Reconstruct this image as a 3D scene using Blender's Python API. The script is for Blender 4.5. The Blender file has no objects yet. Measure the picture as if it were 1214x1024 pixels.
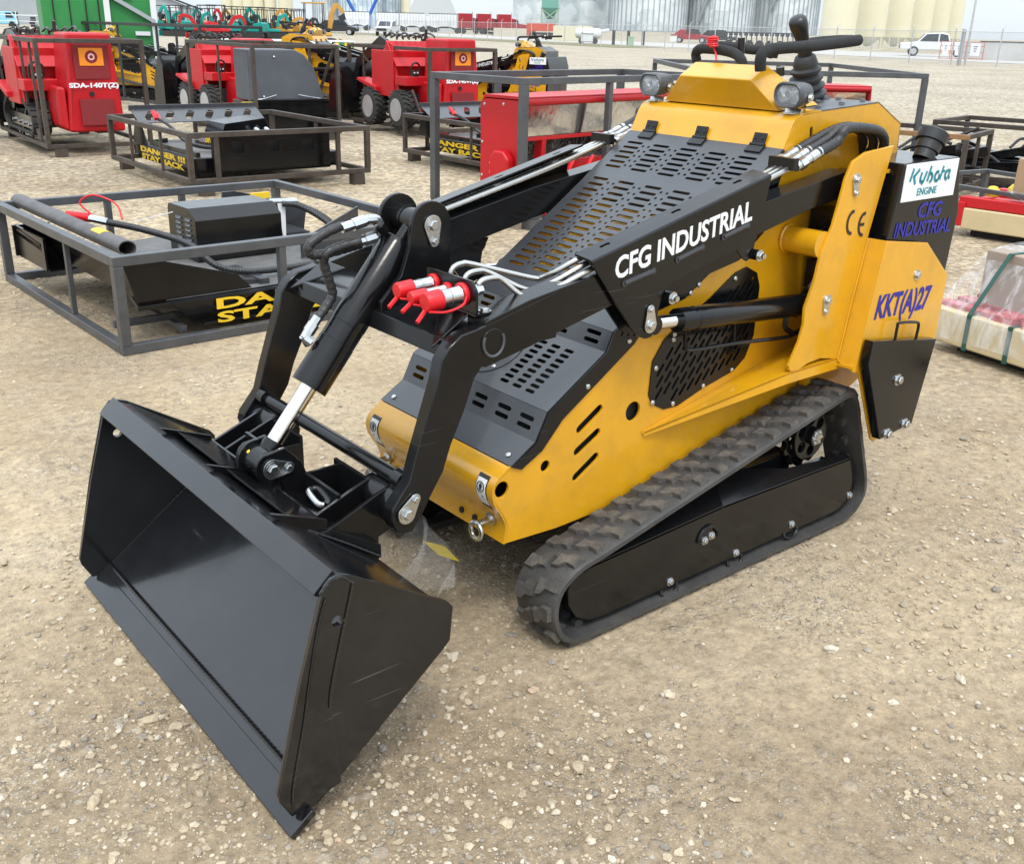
import bpy, math, random
from math import sin, cos, pi, radians
from mathutils import Vector as V, Matrix
random.seed(7)
D = bpy.data
SC = bpy.context.scene
COL = SC.collection
# ---------------------------------------------------------------- camera, measured from the photograph
PW, PH = 1214.0, 1024.0
FPX = 1207.7
def _dir(u, v): return V((u-607.0, -(v-512.0), -FPX)).normalized()
_mY = _dir(-455, 5); _mX = _dir(2190, 73)
_Y = -_mY; _X = -_mX; _X = (_X - _X.dot(_Y)*_Y).normalized(); _Z = _X.cross(_Y)
R3 = Matrix((_X, _Y, _Z))                       # camera -> world
CAM = V((0.658, 1.9803, 1.4262))
def bp(u, v, x=None, y=None, z=None):
    "the point of the world plane x=, y= or z= seen at photo pixel (u, v)"
    r = R3 @ V((u-607.0, -(v-512.0), -FPX))
    i, val = (0, x) if x is not None else (1, y) if y is not None else (2, z)
    return CAM + r*((val-CAM[i])/r[i])
def XZ(y, pts): return [(p.x, p.z) for p in (bp(u, v, y=y) for u, v in pts)]

# ---------------------------------------------------------------- geometry collector
class G:
    def __init__(s): s.v = []; s.f = []; s.mi = []; s.m = 0
    def add(s, vs, fs):
        o = len(s.v); s.v += [tuple(p) for p in vs]
        s.f += [tuple(i+o for i in f) for f in fs]; s.mi += [s.m]*len(fs)
        return s
    def mat(s, i): s.m = i; return s
    def box(s, c, d, R=None):
        hx, hy, hz = d[0]/2, d[1]/2, d[2]/2; c = V(c)
        vs = [V((a*hx, b*hy, e*hz)) for a in (-1, 1) for b in (-1, 1) for e in (-1, 1)]
        if R is not None: vs = [R @ p for p in vs]
        return s.add([c+p for p in vs], [(0,1,3,2),(4,6,7,5),(0,4,5,1),(2,3,7,6),(0,2,6,4),(1,5,7,3)])
    def bar(s, a, b, w, h=None, up=(0,0,1)):
        "rectangular bar from a to b"
        a, b = V(a), V(b); h = h or w; d = (b-a); L = d.length; d.normalize(); up = V(up)
        if abs(d.dot(up)) > .98: up = V((1,0,0))
        sd = d.cross(up).normalized(); u2 = sd.cross(d)
        R = Matrix((d, sd, u2)).transposed()
        return s.box((a+b)/2, (L, w, h), R)
    def prism(s, pts, n):
        "planar 3D loop pts swept by vector n"
        n = V(n); k = len(pts); vs = [V(p) for p in pts] + [V(p)+n for p in pts]
        fs = [tuple(range(k))[::-1], tuple(range(k, 2*k))] + [(i, (i+1) % k, k+(i+1) % k, k+i) for i in range(k)]
        return s.add(vs, fs)
    def py(s, xz, y0, y1):
        return s.prism([(x, y0, z) for x, z in xz], (0, y1-y0, 0))
    def quad(s, *p): return s.add([V(q) for q in p], [tuple(range(len(p)))])
    def rings(s, rs, close=False, caps=True):
        n = len(rs[0]); vs = [p for r in rs for p in r]; fs = []
        m = len(rs)
        for i in range(m if close else m-1):
            a, b = i*n, ((i+1) % m)*n
            fs += [(a+j, a+(j+1) % n, b+(j+1) % n, b+j) for j in range(n)]
        if caps and not close: fs += [tuple(range(n))[::-1], tuple(range((m-1)*n, m*n))]
        return s.add(vs, fs)
    def lathe(s, o, ax, prof, n=20, caps=True):
        o, ax = V(o), V(ax).normalized()
        t = V((0,0,1)) if abs(ax.z) < .9 else V((1,0,0))
        a = ax.cross(t).normalized(); b = ax.cross(a)
        return s.rings([[o+ax*h+(a*cos(2*pi*k/n)+b*sin(2*pi*k/n))*max(r, 1e-4) for k in range(n)] for h, r in prof], caps=caps)
    def cyl(s, a, b, r, n=18, r2=None):
        a, b = V(a), V(b); L = (b-a).length
        return s.lathe(a, b-a, [(0, r), (L, r if r2 is None else r2)], n)
    def tube(s, pts, r, n=10, sub=6, ridge=0, pitch=.014):
        pts = [V(p) for p in pts]
        if sub > 1 and len(pts) > 2:
            q = []
            P = [2*pts[0]-pts[1]] + pts + [2*pts[-1]-pts[-2]]
            for i in range(1, len(P)-2):
                for k in range(sub):
                    t = k/sub; p0, p1, p2, p3 = P[i-1:i+3]
                    q.append(.5*((2*p1)+(p2-p0)*t+(2*p0-5*p1+4*p2-p3)*t*t+(3*p1-p0-3*p2+p3)*t**3))
            q.append(pts[-1]); pts = q
        if ridge:                              # spiral guard: resample and step the radius
            q = []; acc = 0
            for i in range(len(pts)-1):
                L = (pts[i+1]-pts[i]).length; m = max(1, int(L/(pitch/3)))
                q += [pts[i].lerp(pts[i+1], k/m) for k in range(m)]
            pts = q+[pts[-1]]
        tans = [(pts[min(i+1, len(pts)-1)]-pts[max(i-1, 0)]).normalized() for i in range(len(pts))]
        u = tans[0].cross(V((0,0,1)));
        if u.length < .1: u = tans[0].cross(V((1,0,0)))
        u.normalize(); rs = []
        for i, (p, t) in enumerate(zip(pts, tans)):
            u = (u-t*u.dot(t)).normalized(); w = t.cross(u)
            rr = r[i*len(r)//len(pts)] if isinstance(r, (list, tuple)) else r
            if ridge and i % 3 == 0: rr *= (1-ridge)
            rs.append([p+(u*cos(2*pi*k/n)+w*sin(2*pi*k/n))*rr for k in range(n)])
        return s.rings(rs)
    def mesh(s, me, M):
        return s.add([M @ v.co for v in me.vertices], [tuple(p.vertices) for p in me.polygons])
    def plate(s, pts, fr, th, holes=(), bev=0.0):
        "flat plate with real holes; fr = (origin, U, V) ; thickness centred on the plane"
        cu = D.curves.new('c', 'CURVE'); cu.dimensions = '2D'; cu.fill_mode = 'BOTH'
        cu.extrude = max(th/2-bev, 1e-5); cu.bevel_depth = bev; cu.bevel_resolution = 1; cu.offset = -bev
        for loop in [pts]+list(holes):
            sp = cu.splines.new('POLY'); sp.points.add(len(loop)-1); sp.use_cyclic_u = True
            for q, (a, b) in zip(sp.points, loop): q.co = (a, b, 0, 1)
        return s._curve(cu, fr)
    def _curve(s, cu, fr):
        ob = D.objects.new('c', cu); me = D.meshes.new_from_object(ob)
        o, U, W = V(fr[0]), V(fr[1]), V(fr[2]); N = U.cross(W).normalized()
        M = Matrix(((U.x, W.x, N.x, o.x), (U.y, W.y, N.y, o.y), (U.z, W.z, N.z, o.z), (0,0,0,1)))
        s.mesh(me, M); D.objects.remove(ob); D.curves.remove(cu); D.meshes.remove(me); return s
    def text(s, txt, fr, size, wid=None, th=.0012, bold=0.0, shear=0, align='LEFT', sp=1.0):
        cu = D.curves.new('t', 'FONT'); cu.body = txt; cu.size = 1; cu.extrude = th; cu.shear = shear
        cu.offset = bold; cu.align_x = 'LEFT'; cu.space_character = sp; cu.resolution_u = 3
        ob = D.objects.new('t', cu); me = D.meshes.new_from_object(ob)
        xs = [v.co.x for v in me.vertices]; ys = [v.co.y for v in me.vertices]
        x0, x1, y0, y1 = min(xs), max(xs), min(ys), max(ys)
        kx = (wid/(x1-x0)) if wid else size/(y1-y0); ky = size/(y1-y0)
        o, U, W = V(fr[0]), V(fr[1]).normalized(), V(fr[2]).normalized(); N = U.cross(W).normalized()
        s.add([o+U*((v.co.x-x0)*kx)+W*((v.co.y-y0)*ky)+N*v.co.z for v in me.vertices], [tuple(p.vertices) for p in me.polygons])
        D.objects.remove(ob); D.curves.remove(cu); D.meshes.remove(me); return s
    def bolt(s, p, n, r=.009, h=.007):
        p, n = V(p), V(n).normalized()
        s.lathe(p, n, [(0, r*1.45), (.0022, r*1.45)], 14); s.lathe(p, n, [(0, r), (h*.85, r), (h, r*.85)], 6); return s
    def screw(s, p, n, r=.006):
        return s.lathe(p, n, [(0, r), (r*.35, r*.95), (r*.6, r*.6)], 10)

def circ(cx, cy, r, n=20, ry=None): return [(cx+r*cos(2*pi*k/n), cy+(ry or r)*sin(2*pi*k/n)) for k in range(n)]
def slot(cx, cy, L, w, a=0, n=5):
    c, s = cos(a), sin(a); pts = []
    for sg, st in ((1, -pi/2), (-1, pi/2)):
        for k in range(n):
            t = st+pi*k/(n-1); x = sg*(L-w)/2+w/2*cos(t); y = w/2*sin(t); pts.append((cx+x*c-y*s, cy+x*s+y*c))
    return pts
def rnd(pts, r, n=4):
    "round the corners of a 2D polygon; r number or list"
    out = []; m = len(pts)
    for i in range(m):
        p0, p1, p2 = V(pts[i-1]), V(pts[i]), V(pts[(i+1) % m]); rr = r[i] if isinstance(r, (list, tuple)) else r
        a, b = p0-p1, p2-p1; q = min(rr, a.length*.45, b.length*.45)
        if q < 1e-4: out.append(tuple(p1)); continue
        a = p1+a.normalized()*q; b = p1+b.normalized()*q
        out += [tuple(a.lerp(p1, t).lerp(p1.lerp(b, t), t)) for t in [k/n for k in range(n+1)]]
    return out
def mirror(g):
    h = G(); h.v = [(x, -y, z) for x, y, z in g.v]; h.f = [f[::-1] for f in g.f]; h.mi = list(g.mi); return h

def obj(name, g, mat, parent=None, bev=0, smooth=35, xf=None, label=None):
    me = D.meshes.new(name); me.from_pydata(g.v, [], g.f)
    for m in (mat if isinstance(mat, (list, tuple)) else [mat]): me.materials.append(m)
    if any(g.mi): me.polygons.foreach_set('material_index', g.mi)
    me.update(); me.validate()
    import bmesh
    bm = bmesh.new(); bm.from_mesh(me); bmesh.ops.recalc_face_normals(bm, faces=bm.faces); bm.to_mesh(me); bm.free()
    if smooth:
        me.shade_smooth(); me.set_sharp_from_angle(angle=radians(smooth))
    o = D.objects.new(name, me); COL.objects.link(o)
    if parent is not None:
        o.parent = parent; o.matrix_parent_inverse = Matrix.Identity(4)
    if xf is not None: o.matrix_local = xf
    if bev:
        b = o.modifiers.new('b', 'BEVEL'); b.width = bev; b.segments = 2; b.limit_method = 'ANGLE'; b.angle_limit = radians(40); b.harden_normals = True
    if label: o['label'] = label
    return o
def thing(name, label, cat, loc=(0,0,0), rz=0, group=None):
    o = D.objects.new(name, None); COL.objects.link(o); o.location = loc; o.rotation_euler = (0, 0, rz)
    o.empty_display_size = .2
    o['label'] = label; o['category'] = cat
    if group: o['group'] = group
    return o
def tag(o, label, cat, group=None, kind=None):
    if label: o['label'] = label
    if cat: o['category'] = cat
    if group: o['group'] = group
    if kind: o['kind'] = kind
    return o
def dup(o, loc=None, rz=None, label=None, parent=None):
    c = o.copy(); COL.objects.link(c)
    if parent is not None: c.parent = parent
    if loc is not None: c.location = loc
    if rz is not None: c.rotation_euler = (0, 0, rz)
    if label: c['label'] = label
    for ch in list(o.children): dup(ch, parent=c)
    return c

# ---------------------------------------------------------------- materials
def newmat(name):
    m = D.materials.new(name); m.use_nodes = True; nt = m.node_tree; b = nt.nodes['Principled BSDF']; return m, nt, b
def N(nt, t, **k):
    n = nt.nodes.new(t)
    for a, v in k.items():
        if a.startswith('i_'): n.inputs[a[2:].replace('_', ' ')].default_value = v
        else: setattr(n, a, v)
    return n
def ramp(nt, src, stops):
    r = nt.nodes.new('ShaderNodeValToRGB'); e = r.color_ramp.elements
    while len(e) < len(stops): e.new(.5)
    for el, (p, c) in zip(e, stops): el.position = p; el.color = (*c, 1) if len(c) == 3 else c
    nt.links.new(src, r.inputs[0]); return r
def paint(name, col, rough=.35, metal=0, coat=0, var=.12, scale=6, dust=0, dustcol=(.42,.36,.28), bump=.02, bscale=180, rvar=.12, spec=.5, scr=0, scrcol=(.16,.16,.16)):
    m, nt, b = newmat(name); L = nt.links.new
    tc = N(nt, 'ShaderNodeTexCoord'); n1 = N(nt, 'ShaderNodeTexNoise', i_Scale=scale, i_Detail=6, i_Roughness=.62)
    L(tc.outputs['Object'], n1.inputs['Vector'])
    lo = tuple(c*(1-var) for c in col); hi = tuple(min(1, c*(1+var)) for c in col)
    r = ramp(nt, n1.outputs['Fac'], [(.3, lo), (.7, hi)]); out = r.outputs['Color']
    if dust:
        n2 = N(nt, 'ShaderNodeTexNoise', i_Scale=scale*1.9, i_Detail=8, i_Roughness=.7); L(tc.outputs['Object'], n2.inputs['Vector'])
        rr = ramp(nt, n2.outputs['Fac'], [(.45, (0,0,0)), (.75, (dust,)*3)])
        mx = N(nt, 'ShaderNodeMix', data_type='RGBA'); L(rr.outputs['Color'], mx.inputs['Factor']); L(out, mx.inputs[6]); mx.inputs[7].default_value = (*dustcol, 1); out = mx.outputs[2]
    if scr:
        mp = N(nt, 'ShaderNodeMapping'); mp.inputs['Scale'].default_value = (2.2, 2.6, 70); mp.inputs['Rotation'].default_value = (.5, .35, .2); L(tc.outputs['Object'], mp.inputs[0])
        n5 = N(nt, 'ShaderNodeTexNoise', i_Scale=1.6, i_Detail=4, i_Roughness=.55, i_Distortion=.3); L(mp.outputs[0], n5.inputs['Vector'])
        n6 = N(nt, 'ShaderNodeTexNoise', i_Scale=2.3, i_Detail=3); L(tc.outputs['Object'], n6.inputs['Vector'])
        mu = N(nt, 'ShaderNodeMath', operation='MULTIPLY'); r5 = ramp(nt, n5.outputs['Fac'], [(.66, (0,0,0)), (.72, (1,1,1))]); r6 = ramp(nt, n6.outputs['Fac'], [(.48, (0,0,0)), (.62, (scr,)*3)])
        L(r5.outputs[0], mu.inputs[0]); L(r6.outputs[0], mu.inputs[1]); mx = N(nt, 'ShaderNodeMix', data_type='RGBA'); L(mu.outputs[0], mx.inputs['Factor']); L(out, mx.inputs[6]); mx.inputs[7].default_value = (*scrcol, 1); out = mx.outputs[2]
    L(out, b.inputs['Base Color'])
    mr = N(nt, 'ShaderNodeMapRange'); mr.inputs['To Min'].default_value = max(.03, rough-rvar); mr.inputs['To Max'].default_value = min(1, rough+rvar)
    n3 = N(nt, 'ShaderNodeTexNoise', i_Scale=scale*2.7, i_Detail=5); L(tc.outputs['Object'], n3.inputs['Vector']); L(n3.outputs['Fac'], mr.inputs['Value']); L(mr.outputs[0], b.inputs['Roughness'])
    b.inputs['Metallic'].default_value = metal; b.inputs['Coat Weight'].default_value = coat; b.inputs['Coat Roughness'].default_value = .08
    b.inputs['Specular IOR Level'].default_value = spec
    if bump:
        n4 = N(nt, 'ShaderNodeTexNoise', i_Scale=bscale, i_Detail=3); L(tc.outputs['Object'], n4.inputs['Vector'])
        bu = N(nt, 'ShaderNodeBump', i_Strength=bump, i_Distance=.01); L(n4.outputs['Fac'], bu.inputs['Height']); L(bu.outputs[0], b.inputs['Normal'])
    return m
M = {}
M['yellow'] = paint('yellow_paint', (.66,.325,.008), .24, coat=.45, var=.07, scale=4, dust=.45, dustcol=(.36,.20,.035), bump=.015, bscale=90, scr=.3, scrcol=(.40,.25,.08))
M['black'] = paint('black_paint', (.0055,.0056,.0062), .16, coat=.0, var=.3, scale=5, dust=.10, dustcol=(.035,.033,.03), bump=.012, rvar=.09, spec=.36, scr=.35, scrcol=(.09,.09,.09))
M['hood'] = paint('black_paint_sky_lifted', (.040,.0425,.048), .30, coat=.3, var=.15, scale=3, dust=.12, dustcol=(.12,.12,.12), bump=.03)  # black paint with the grey sky reflection put into its base colour
M['bucket'] = paint('black_bucket_paint', (.0065,.007,.0082), .18, coat=.35, var=.3, scale=3.5, dust=.2, dustcol=(.04,.038,.036), bump=.02, bscale=60, spec=.5, scr=.6, scrcol=(.12,.12,.12))
M['rubber'] = paint('track_rubber', (.045,.044,.043), .6, var=.35, scale=9, dust=.22, dustcol=(.16,.14,.115), bump=.25, bscale=120)
M['lug'] = paint('track_lug_rubber', (.06,.057,.053), .65, var=.35, scale=14, dust=.5, dustcol=(.24,.2,.15), bump=.3, bscale=160)
M['zinc'] = paint('zinc_plated_steel', (.55,.56,.56), .26, metal=1, var=.12, scale=12, bump=0, rvar=.1)
M['chrome'] = paint('chrome_rod', (.8,.8,.8), .09, metal=1, var=.04, scale=10, bump=0, rvar=.03)
M['pipe'] = paint('steel_pipe', (.46,.45,.42), .27, metal=1, var=.06, scale=6, bump=0, rvar=.05)
M['hose'] = paint('hose_rubber', (.022,.022,.023), .42, var=.3, scale=20, bump=.1)
M['dark'] = paint('dark_interior', (.008,.008,.008), .7, bump=0)
M['redcap'] = paint('red_plastic_cap', (.62,.006,.012), .4, var=.06, bump=0)
M['foam'] = paint('black_foam', (.016,.016,.016), .85, var=.4, scale=30, bump=.5, bscale=300)
M['boot'] = paint('rubber_boot', (.03,.031,.034), .55, var=.2, bump=.05)
M['grip'] = paint('joystick_plastic', (.014,.014,.014), .35, bump=0)
M['white'] = paint('white_vinyl', (.78,.79,.8), .4, scale=12, dust=.25, dustcol=(.5,.48,.44), var=.03, bump=0)
M['blue'] = paint('blue_vinyl', (.014,.011,.25), .5, var=.1, scale=15, bump=0)
M['teal'] = paint('teal_vinyl', (.0,.22,.27), .35, var=.04, bump=0)
M['inkblack'] = paint('black_vinyl', (.012,.012,.012), .4, bump=0)
M['yink'] = paint('yellow_vinyl', (.8,.52,.02), .4, var=.05, bump=0)
M['steel'] = paint('bare_dark_steel', (.11,.105,.105), .48, metal=.45, var=.3, scale=9, dust=.3, dustcol=(.13,.085,.06), bump=.1)
M['rsteel'] = paint('brown_weathered_steel', (.06,.05,.042), .55, metal=.3, var=.35, scale=7, dust=.4, dustcol=(.16,.09,.05), bump=.1)
M['gsteel'] = paint('grey_steel_tube', (.085,.09,.097), .40, metal=.35, var=.2, scale=8, dust=.2, dustcol=(.16,.14,.12), bump=.08)
M['red'] = paint('red_paint', (.47,.003,.008), .42, coat=.0, var=.06, scale=4, bump=0)
M['reflect'] = paint('mirror_steel', (.8,.8,.8), .05, metal=1, var=.05, scale=9, bump=.25, bscale=5)
def glass(name, col=(.9,.95,1), rough=.03, alpha=None):
    m, nt, b = newmat(name); b.inputs['Base Color'].default_value = (*col, 1); b.inputs['Roughness'].default_value = rough
    b.inputs['Transmission Weight'].default_value = 1; b.inputs['IOR'].default_value = 1.45
    if alpha is not None: b.inputs['Alpha'].default_value = alpha
    return m
M['glass'] = glass('clear_lens'); _b = M['glass'].node_tree.nodes['Principled BSDF']; _b.inputs['Transmission Weight'].default_value = 0; _b.inputs['Alpha'].default_value = .14; _b.inputs['Roughness'].default_value = .02
# ================================================================ the yellow compact track loader
LOADER = thing('compact_track_loader', 'yellow and black ride-behind track loader with black bucket lowered on the gravel in front', 'track loader', (0,0,0))
B = .282
def keeper(g, p, q, y, s=1, gb=None):
    "teardrop zinc retaining plate with a big pin head and a small bolt, in plane y"
    (px, pz), (qx, qz) = p, q
    d = V((qx-px, qz-pz)); L = d.length; a = math.atan2(d.y, d.x); pts = []
    for c, r, a0 in ((p, .021*s, a+pi*.5), (q, .012*s, a-pi*.5)):
        for k in range(9):
            t = a0+pi*k/8; pts.append((c[0]+r*cos(t), c[1]+r*sin(t)))
    g.plate(pts, ((0, y+.003, 0), (1,0,0), (0,0,1)), .005, bev=.001)
    g.bolt((px, y+.005, pz), (0,1,0), .011*s, .009); g.bolt((qx, y+.005, qz), (0,1,0), .007*s, .007)
def pair(name, fn, mat, parent, **k):
    "a left hand part and its mirrored twin"
    g = G(); fn(g); a = obj(name, g, mat, parent, **k); b = obj(name, mirror(g), mat, parent, **k); return a, b
FRY = lambda y: ((0, y, 0), (1,0,0), (0,0,1))

# ---- body side panels with real holes
T = (-1.649, 1.143); K = (-1.498, 1.035); BT = (-1.137, .789)
P0, P1, P2, P3, P4 = (-.745,.463), (-.818,.508), (-.853,.577), (-1.035,.694), (-1.057,.741)
side = [P0, (-.709,.437), (-.697,.424), (-.694,.410), (-.699,.379), (-.725,.336), (-.738,.307), (-.731,.263), (-.9,.255), (-1.95,.29),
        (-2.22,.42), (-2.205,1.10), (-2.201,1.192), (-2.068,1.253), (-1.72,1.232), (-1.697,1.220), (-1.684,1.200), T, K, BT, (-1.076,.748), P4, P3, P2, P1]
side = side[::-1]
def X2(u, v, y=B): p = bp(u, v, y=y); return (p.x, p.z)
holes = []
for (u, v), r in (((750.5,487.5), .026), ((646.5,552.5), .0145), ((595,580.5), .0205)):
    c = X2(u, v); holes.append(circ(c[0], c[1], r, 20))
for a, b in (((685.1,511.3), (713.2,482.3)), ((682,537.6), (710.5,510.4)), ((680.3,568), (708.4,539))):
    a, b = V(X2(*a)), V(X2(*b)); c = (a+b)/2; holes.append(slot(c.x, c.y, (b-a).length+.008, .022, math.atan2(b.y-a.y, b.x-a.x)))
vent = XZ(B, [(768,468),(772.5,428.7),(787,402),(805.4,384),(842,352),(871,323),(884.5,316),(896.4,323),(899.5,339),(892.4,397),(882,423.4),(868.7,439),(831.8,460),(801.4,481),(785.6,485),(771.8,479)])
ventin = [((p[0]+1.42)*.93-1.42, (p[1]-.66)*.93+.66) for p in vent]
s1 = X2(958, 172); s2 = X2(970, 150)
holes.append(slot(s1[0]-.012, s1[1]+.01, .075, .013, radians(80)))
def f(g): g.plate(side, FRY(B-.004), .008, holes+[ventin], bev=.0012)
pair('side_panel', f, M['yellow'], LOADER)
g = G(); g.py([(-.76,.28),(-.80,.44),(-.90,.52),(-1.06,.62),(-1.2,.66),(-1.5,.88),(-1.66,1.05),(-2.1,1.1),(-2.1,.3)], -.262, .262)
obj('engine_bay', g, M['dark'], LOADER)
def vslots():
    d = V((cos(radians(127)), sin(radians(127)))); e = V((-d.y, d.x)); c0 = V((-1.42, .66)); out = []
    for j in range(-16, 17):
        for i in range(-8, 9):
            c = c0+e*(.0195*j)+d*(.05*i+(.025 if j % 2 else 0))
            if inside((c.x, c.y), vent, .028): out.append(slot(c.x, c.y, .039, .0088, radians(127)))
    return out
def f(g):
    g.mat(0).plate(vent, FRY(B+.002), .0035, vslots(), bev=.0006)
    for p in ((776,436),(772,477),(797,402),(870,330),(832,457),(866,438),(796,478),(798,396)):
        c = X2(*p); g.mat(1).screw((c[0], B+.004, c[1]), (0,1,0), .0075)
def inside(p, poly, m=0):
    x, y = p; c = False; n = len(poly)
    for i in range(n):
        x0, y0 = poly[i-1]; x1, y1 = poly[i]
        if (y0 > y) != (y1 > y) and x < (x1-x0)*(y-y0)/(y1-y0)+x0: c = not c
        if m:
            d = V((x1-x0, y1-y0)); t = max(0, min(1, ((x-x0)*d.x+(y-y0)*d.y)/max(d.length_squared, 1e-9)))
            if (V((x, y))-V((x0+d.x*t, y0+d.y*t))).length < m: return False
    return c
pair('side_vent', f, [M['black'], M['zinc']], LOADER)
def strip(g, prof, y0, y1, th):
    "bent sheet: profile (x,z) swept in y with thickness th on the inner side"
    n = len(prof); inn = []
    for i, p in enumerate(prof):
        a, b = V(prof[max(i-1, 0)]), V(prof[min(i+1, n-1)]); d = (b-a).normalized(); inn.append((p[0]-d.y*-th*-1, p[1]-d.x*th*-1*-1) if False else (p[0]+d.y*th, p[1]-d.x*th))
    g.prism([(x, y0, z) for x, z in list(prof)+inn[::-1]], (0, y1-y0, 0))
# ---- front nose
front = [P0, (-.720,.447), (-.706,.436), (-.698,.424), (-.6945,.410), (-.6955,.395), (-.700,.378), (-.7255,.337), (-.734,.320), (-.738,.307), (-.731,.263)]
front = [(x+.003, z) for x, z in front]
g = G(); strip(g, front, -B, B, .006)
fp = obj('front_panel', g, M['yellow'], LOADER, smooth=40)
g = G()
for y in (-.15,-.11,.11,.165,-.2,.2):
    g = G(); g.cyl((-.733, y, .288), (-.7335+.0065, y, .288), .0085, 14); obj('bolt_hole', g, M['dark'], fp)

def f(g):     # eye bolts
    c = V((-.683, .232, .293)); n = 26
    g.rings([[c+V((sin(t)*.3,0,0))*0+V((cos(t)*.0,0,0))+V((0,cos(t),sin(t)))*(.021+.0065*cos(s)) + V((.0065*sin(s),0,0)) for s in [2*pi*k/10 for k in range(10)]] for t in [2*pi*j/n for j in range(n)]], close=True)
    g.cyl((-.731,.232,.312), (-.69,.232,.309), .009); g.cyl((-.733,.232,.312), (-.724,.232,.312), .017)
pair('eye_bolt', f, M['zinc'], LOADER)
def f(g):     # warning stickers: white curved sheet, round arrow and hook
    y0, y1 = .222, .256
    pr = [(-.7045,.4385),(-.6985,.431),(-.6935,.4215),(-.6905,.411),(-.6915,.396),(-.6955,.382),(-.7075,.3615),(-.7145,.3500)]
    g.mat(1).rings([[V((x+.0008,y0-.0025,z)),V((x+.0008,y1+.0025,z)),V((x-.003,y1+.0025,z)),V((x-.003,y0-.0025,z))] for x, z in pr])
    g.mat(0).rings([[V((x+.0016,y0,z)),V((x+.0016,y1,z)),V((x-.003,y1,z)),V((x-.003,y0,z))] for x, z in pr[1:-1]])
    fr = ((-.6885,.239,.4115), (0,1,0), V((-.12,0,1)).normalized())
    g.mat(1); ring = circ(0,0,.0135,20); g.plate(ring, fr, .0016, [circ(0,0,.0118,20)])
    g.plate([(-.003,-.008),(.003,-.008),(.003,0),(.007,0),(0,.009),(-.007,0),(-.003,0)], fr, .0018)
    fr2 = ((-.7000,.239,.378), (0,1,0), V((.5,0,.86)).normalized())
    g.tube([V(fr2[0])+V((.002, a, 0))+V(fr2[2])*b for a, b in ((.004,.012),(.006,.002),(.001,-.006),(-.006,-.005),(-.007,.001))], .0018, 6, 4)
pair('warning_sticker', f, [M['white'], M['inkblack']], LOADER)

# ---- stepped engine hood
def slope(a, b):
    d = V((b[0]-a[0], 0, b[1]-a[1])); return ((a[0], 0, a[1]), (0,1,0), d.normalized()), d.length
g = G(); HW = .2835
fr, L = slope(P0, P1); g.plate([(-HW,0),(HW,0),(HW,L),(-HW,L)], fr, .004)
for y in (-.25,.25): g.mat(1).screw(V((P0[0],0,P0[1]))+V(fr[2])*.024+V((.0015,y,.0025)), V(fr[1]).cross(V(fr[2])), .0075)
g.mat(0)
fr, L = slope(P1, P2)
g.plate([(-HW,0),(HW,0),(HW,L),(-HW,L)], fr, .004, [slot(y, s, .052, .0115) for y in (-.225,-.14,-.05,.045,.14,.227) for s in (.026,.048)])
fr, L = slope(P2, P3)
sl = [slot(y, .034+i*.0185, .033, .0105) for i in range(9) for y in (.085,.135,.185)] + [slot(y, .034+i*.0185, .033, .0105) for i in range(9) for y in (-.235,-.19)]
g.plate([(-HW,0),(HW,0),(HW,L),(-HW,L)], fr, .004, sl)
rc = V((P2[0],0,P2[1]))+V(fr[2])*.115; Nn = V(fr[1]).cross(V(fr[2]))
rnd_fr = (rc+Nn*.0035+V((0,-.04,0)), fr[1], fr[2])
g.mat(0).plate(circ(0,0,.092,36), rnd_fr, .003, bev=.001)
for k in range(4):
    a = pi/4+k*pi/2; g.mat(1).screw(V(rnd_fr[0])+V((0,.08*cos(a),0))+V(fr[2])*.08*sin(a)+Nn*.001, Nn, .006)
g.mat(0); fr, L = slope(P3, P4)
g.plate([(-HW,0),(HW,0),(HW,L),(-HW,L)], fr, .004, [slot(y, s, .052, .0105) for y in (-.2,-.1,0,.11,.225) for s in (.017,.038)])
fr, L = slope(P4, BT); g.plate([(-HW,0),(HW,0),(HW,L),(-HW,L)], fr, .004)
hood = obj('engine_hood', g, [M['hood'], M['zinc']], LOADER, smooth=25)
sk = [P0, (-.774,.450), (-.837,.483), (-.900,.550), (-1.130,.700), (-1.150,.722), (-1.165,.760), (-1.137,.789), (-1.076,.757), P4, P3, P2, P1]
up = [(-1.165,.765), (-1.255,.782), (-1.305,.790), (-1.394,.845), (-1.509,.866), (-1.60,.93), (-1.655,1.10), T, K, BT]
def f(g):
    g.mat(0).plate(sk[::-1], FRY(B+.0045), .005, [slot(-1.085-.022*i,.745-.004*i,.035,.006, radians(100)) for i in range(3)], bev=.001); g.plate(up, FRY(B+.004), .005, bev=.001)
    for p in ((743.5,379+24.5),(694.5,457.5),(816,347),(826,337)): c = X2(*p); g.mat(1).screw((c[0], B+.007, c[1]), (0,1,0), .0075)
pair('hood_skirt', f, [M['black'], M['zinc']], hood)

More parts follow.
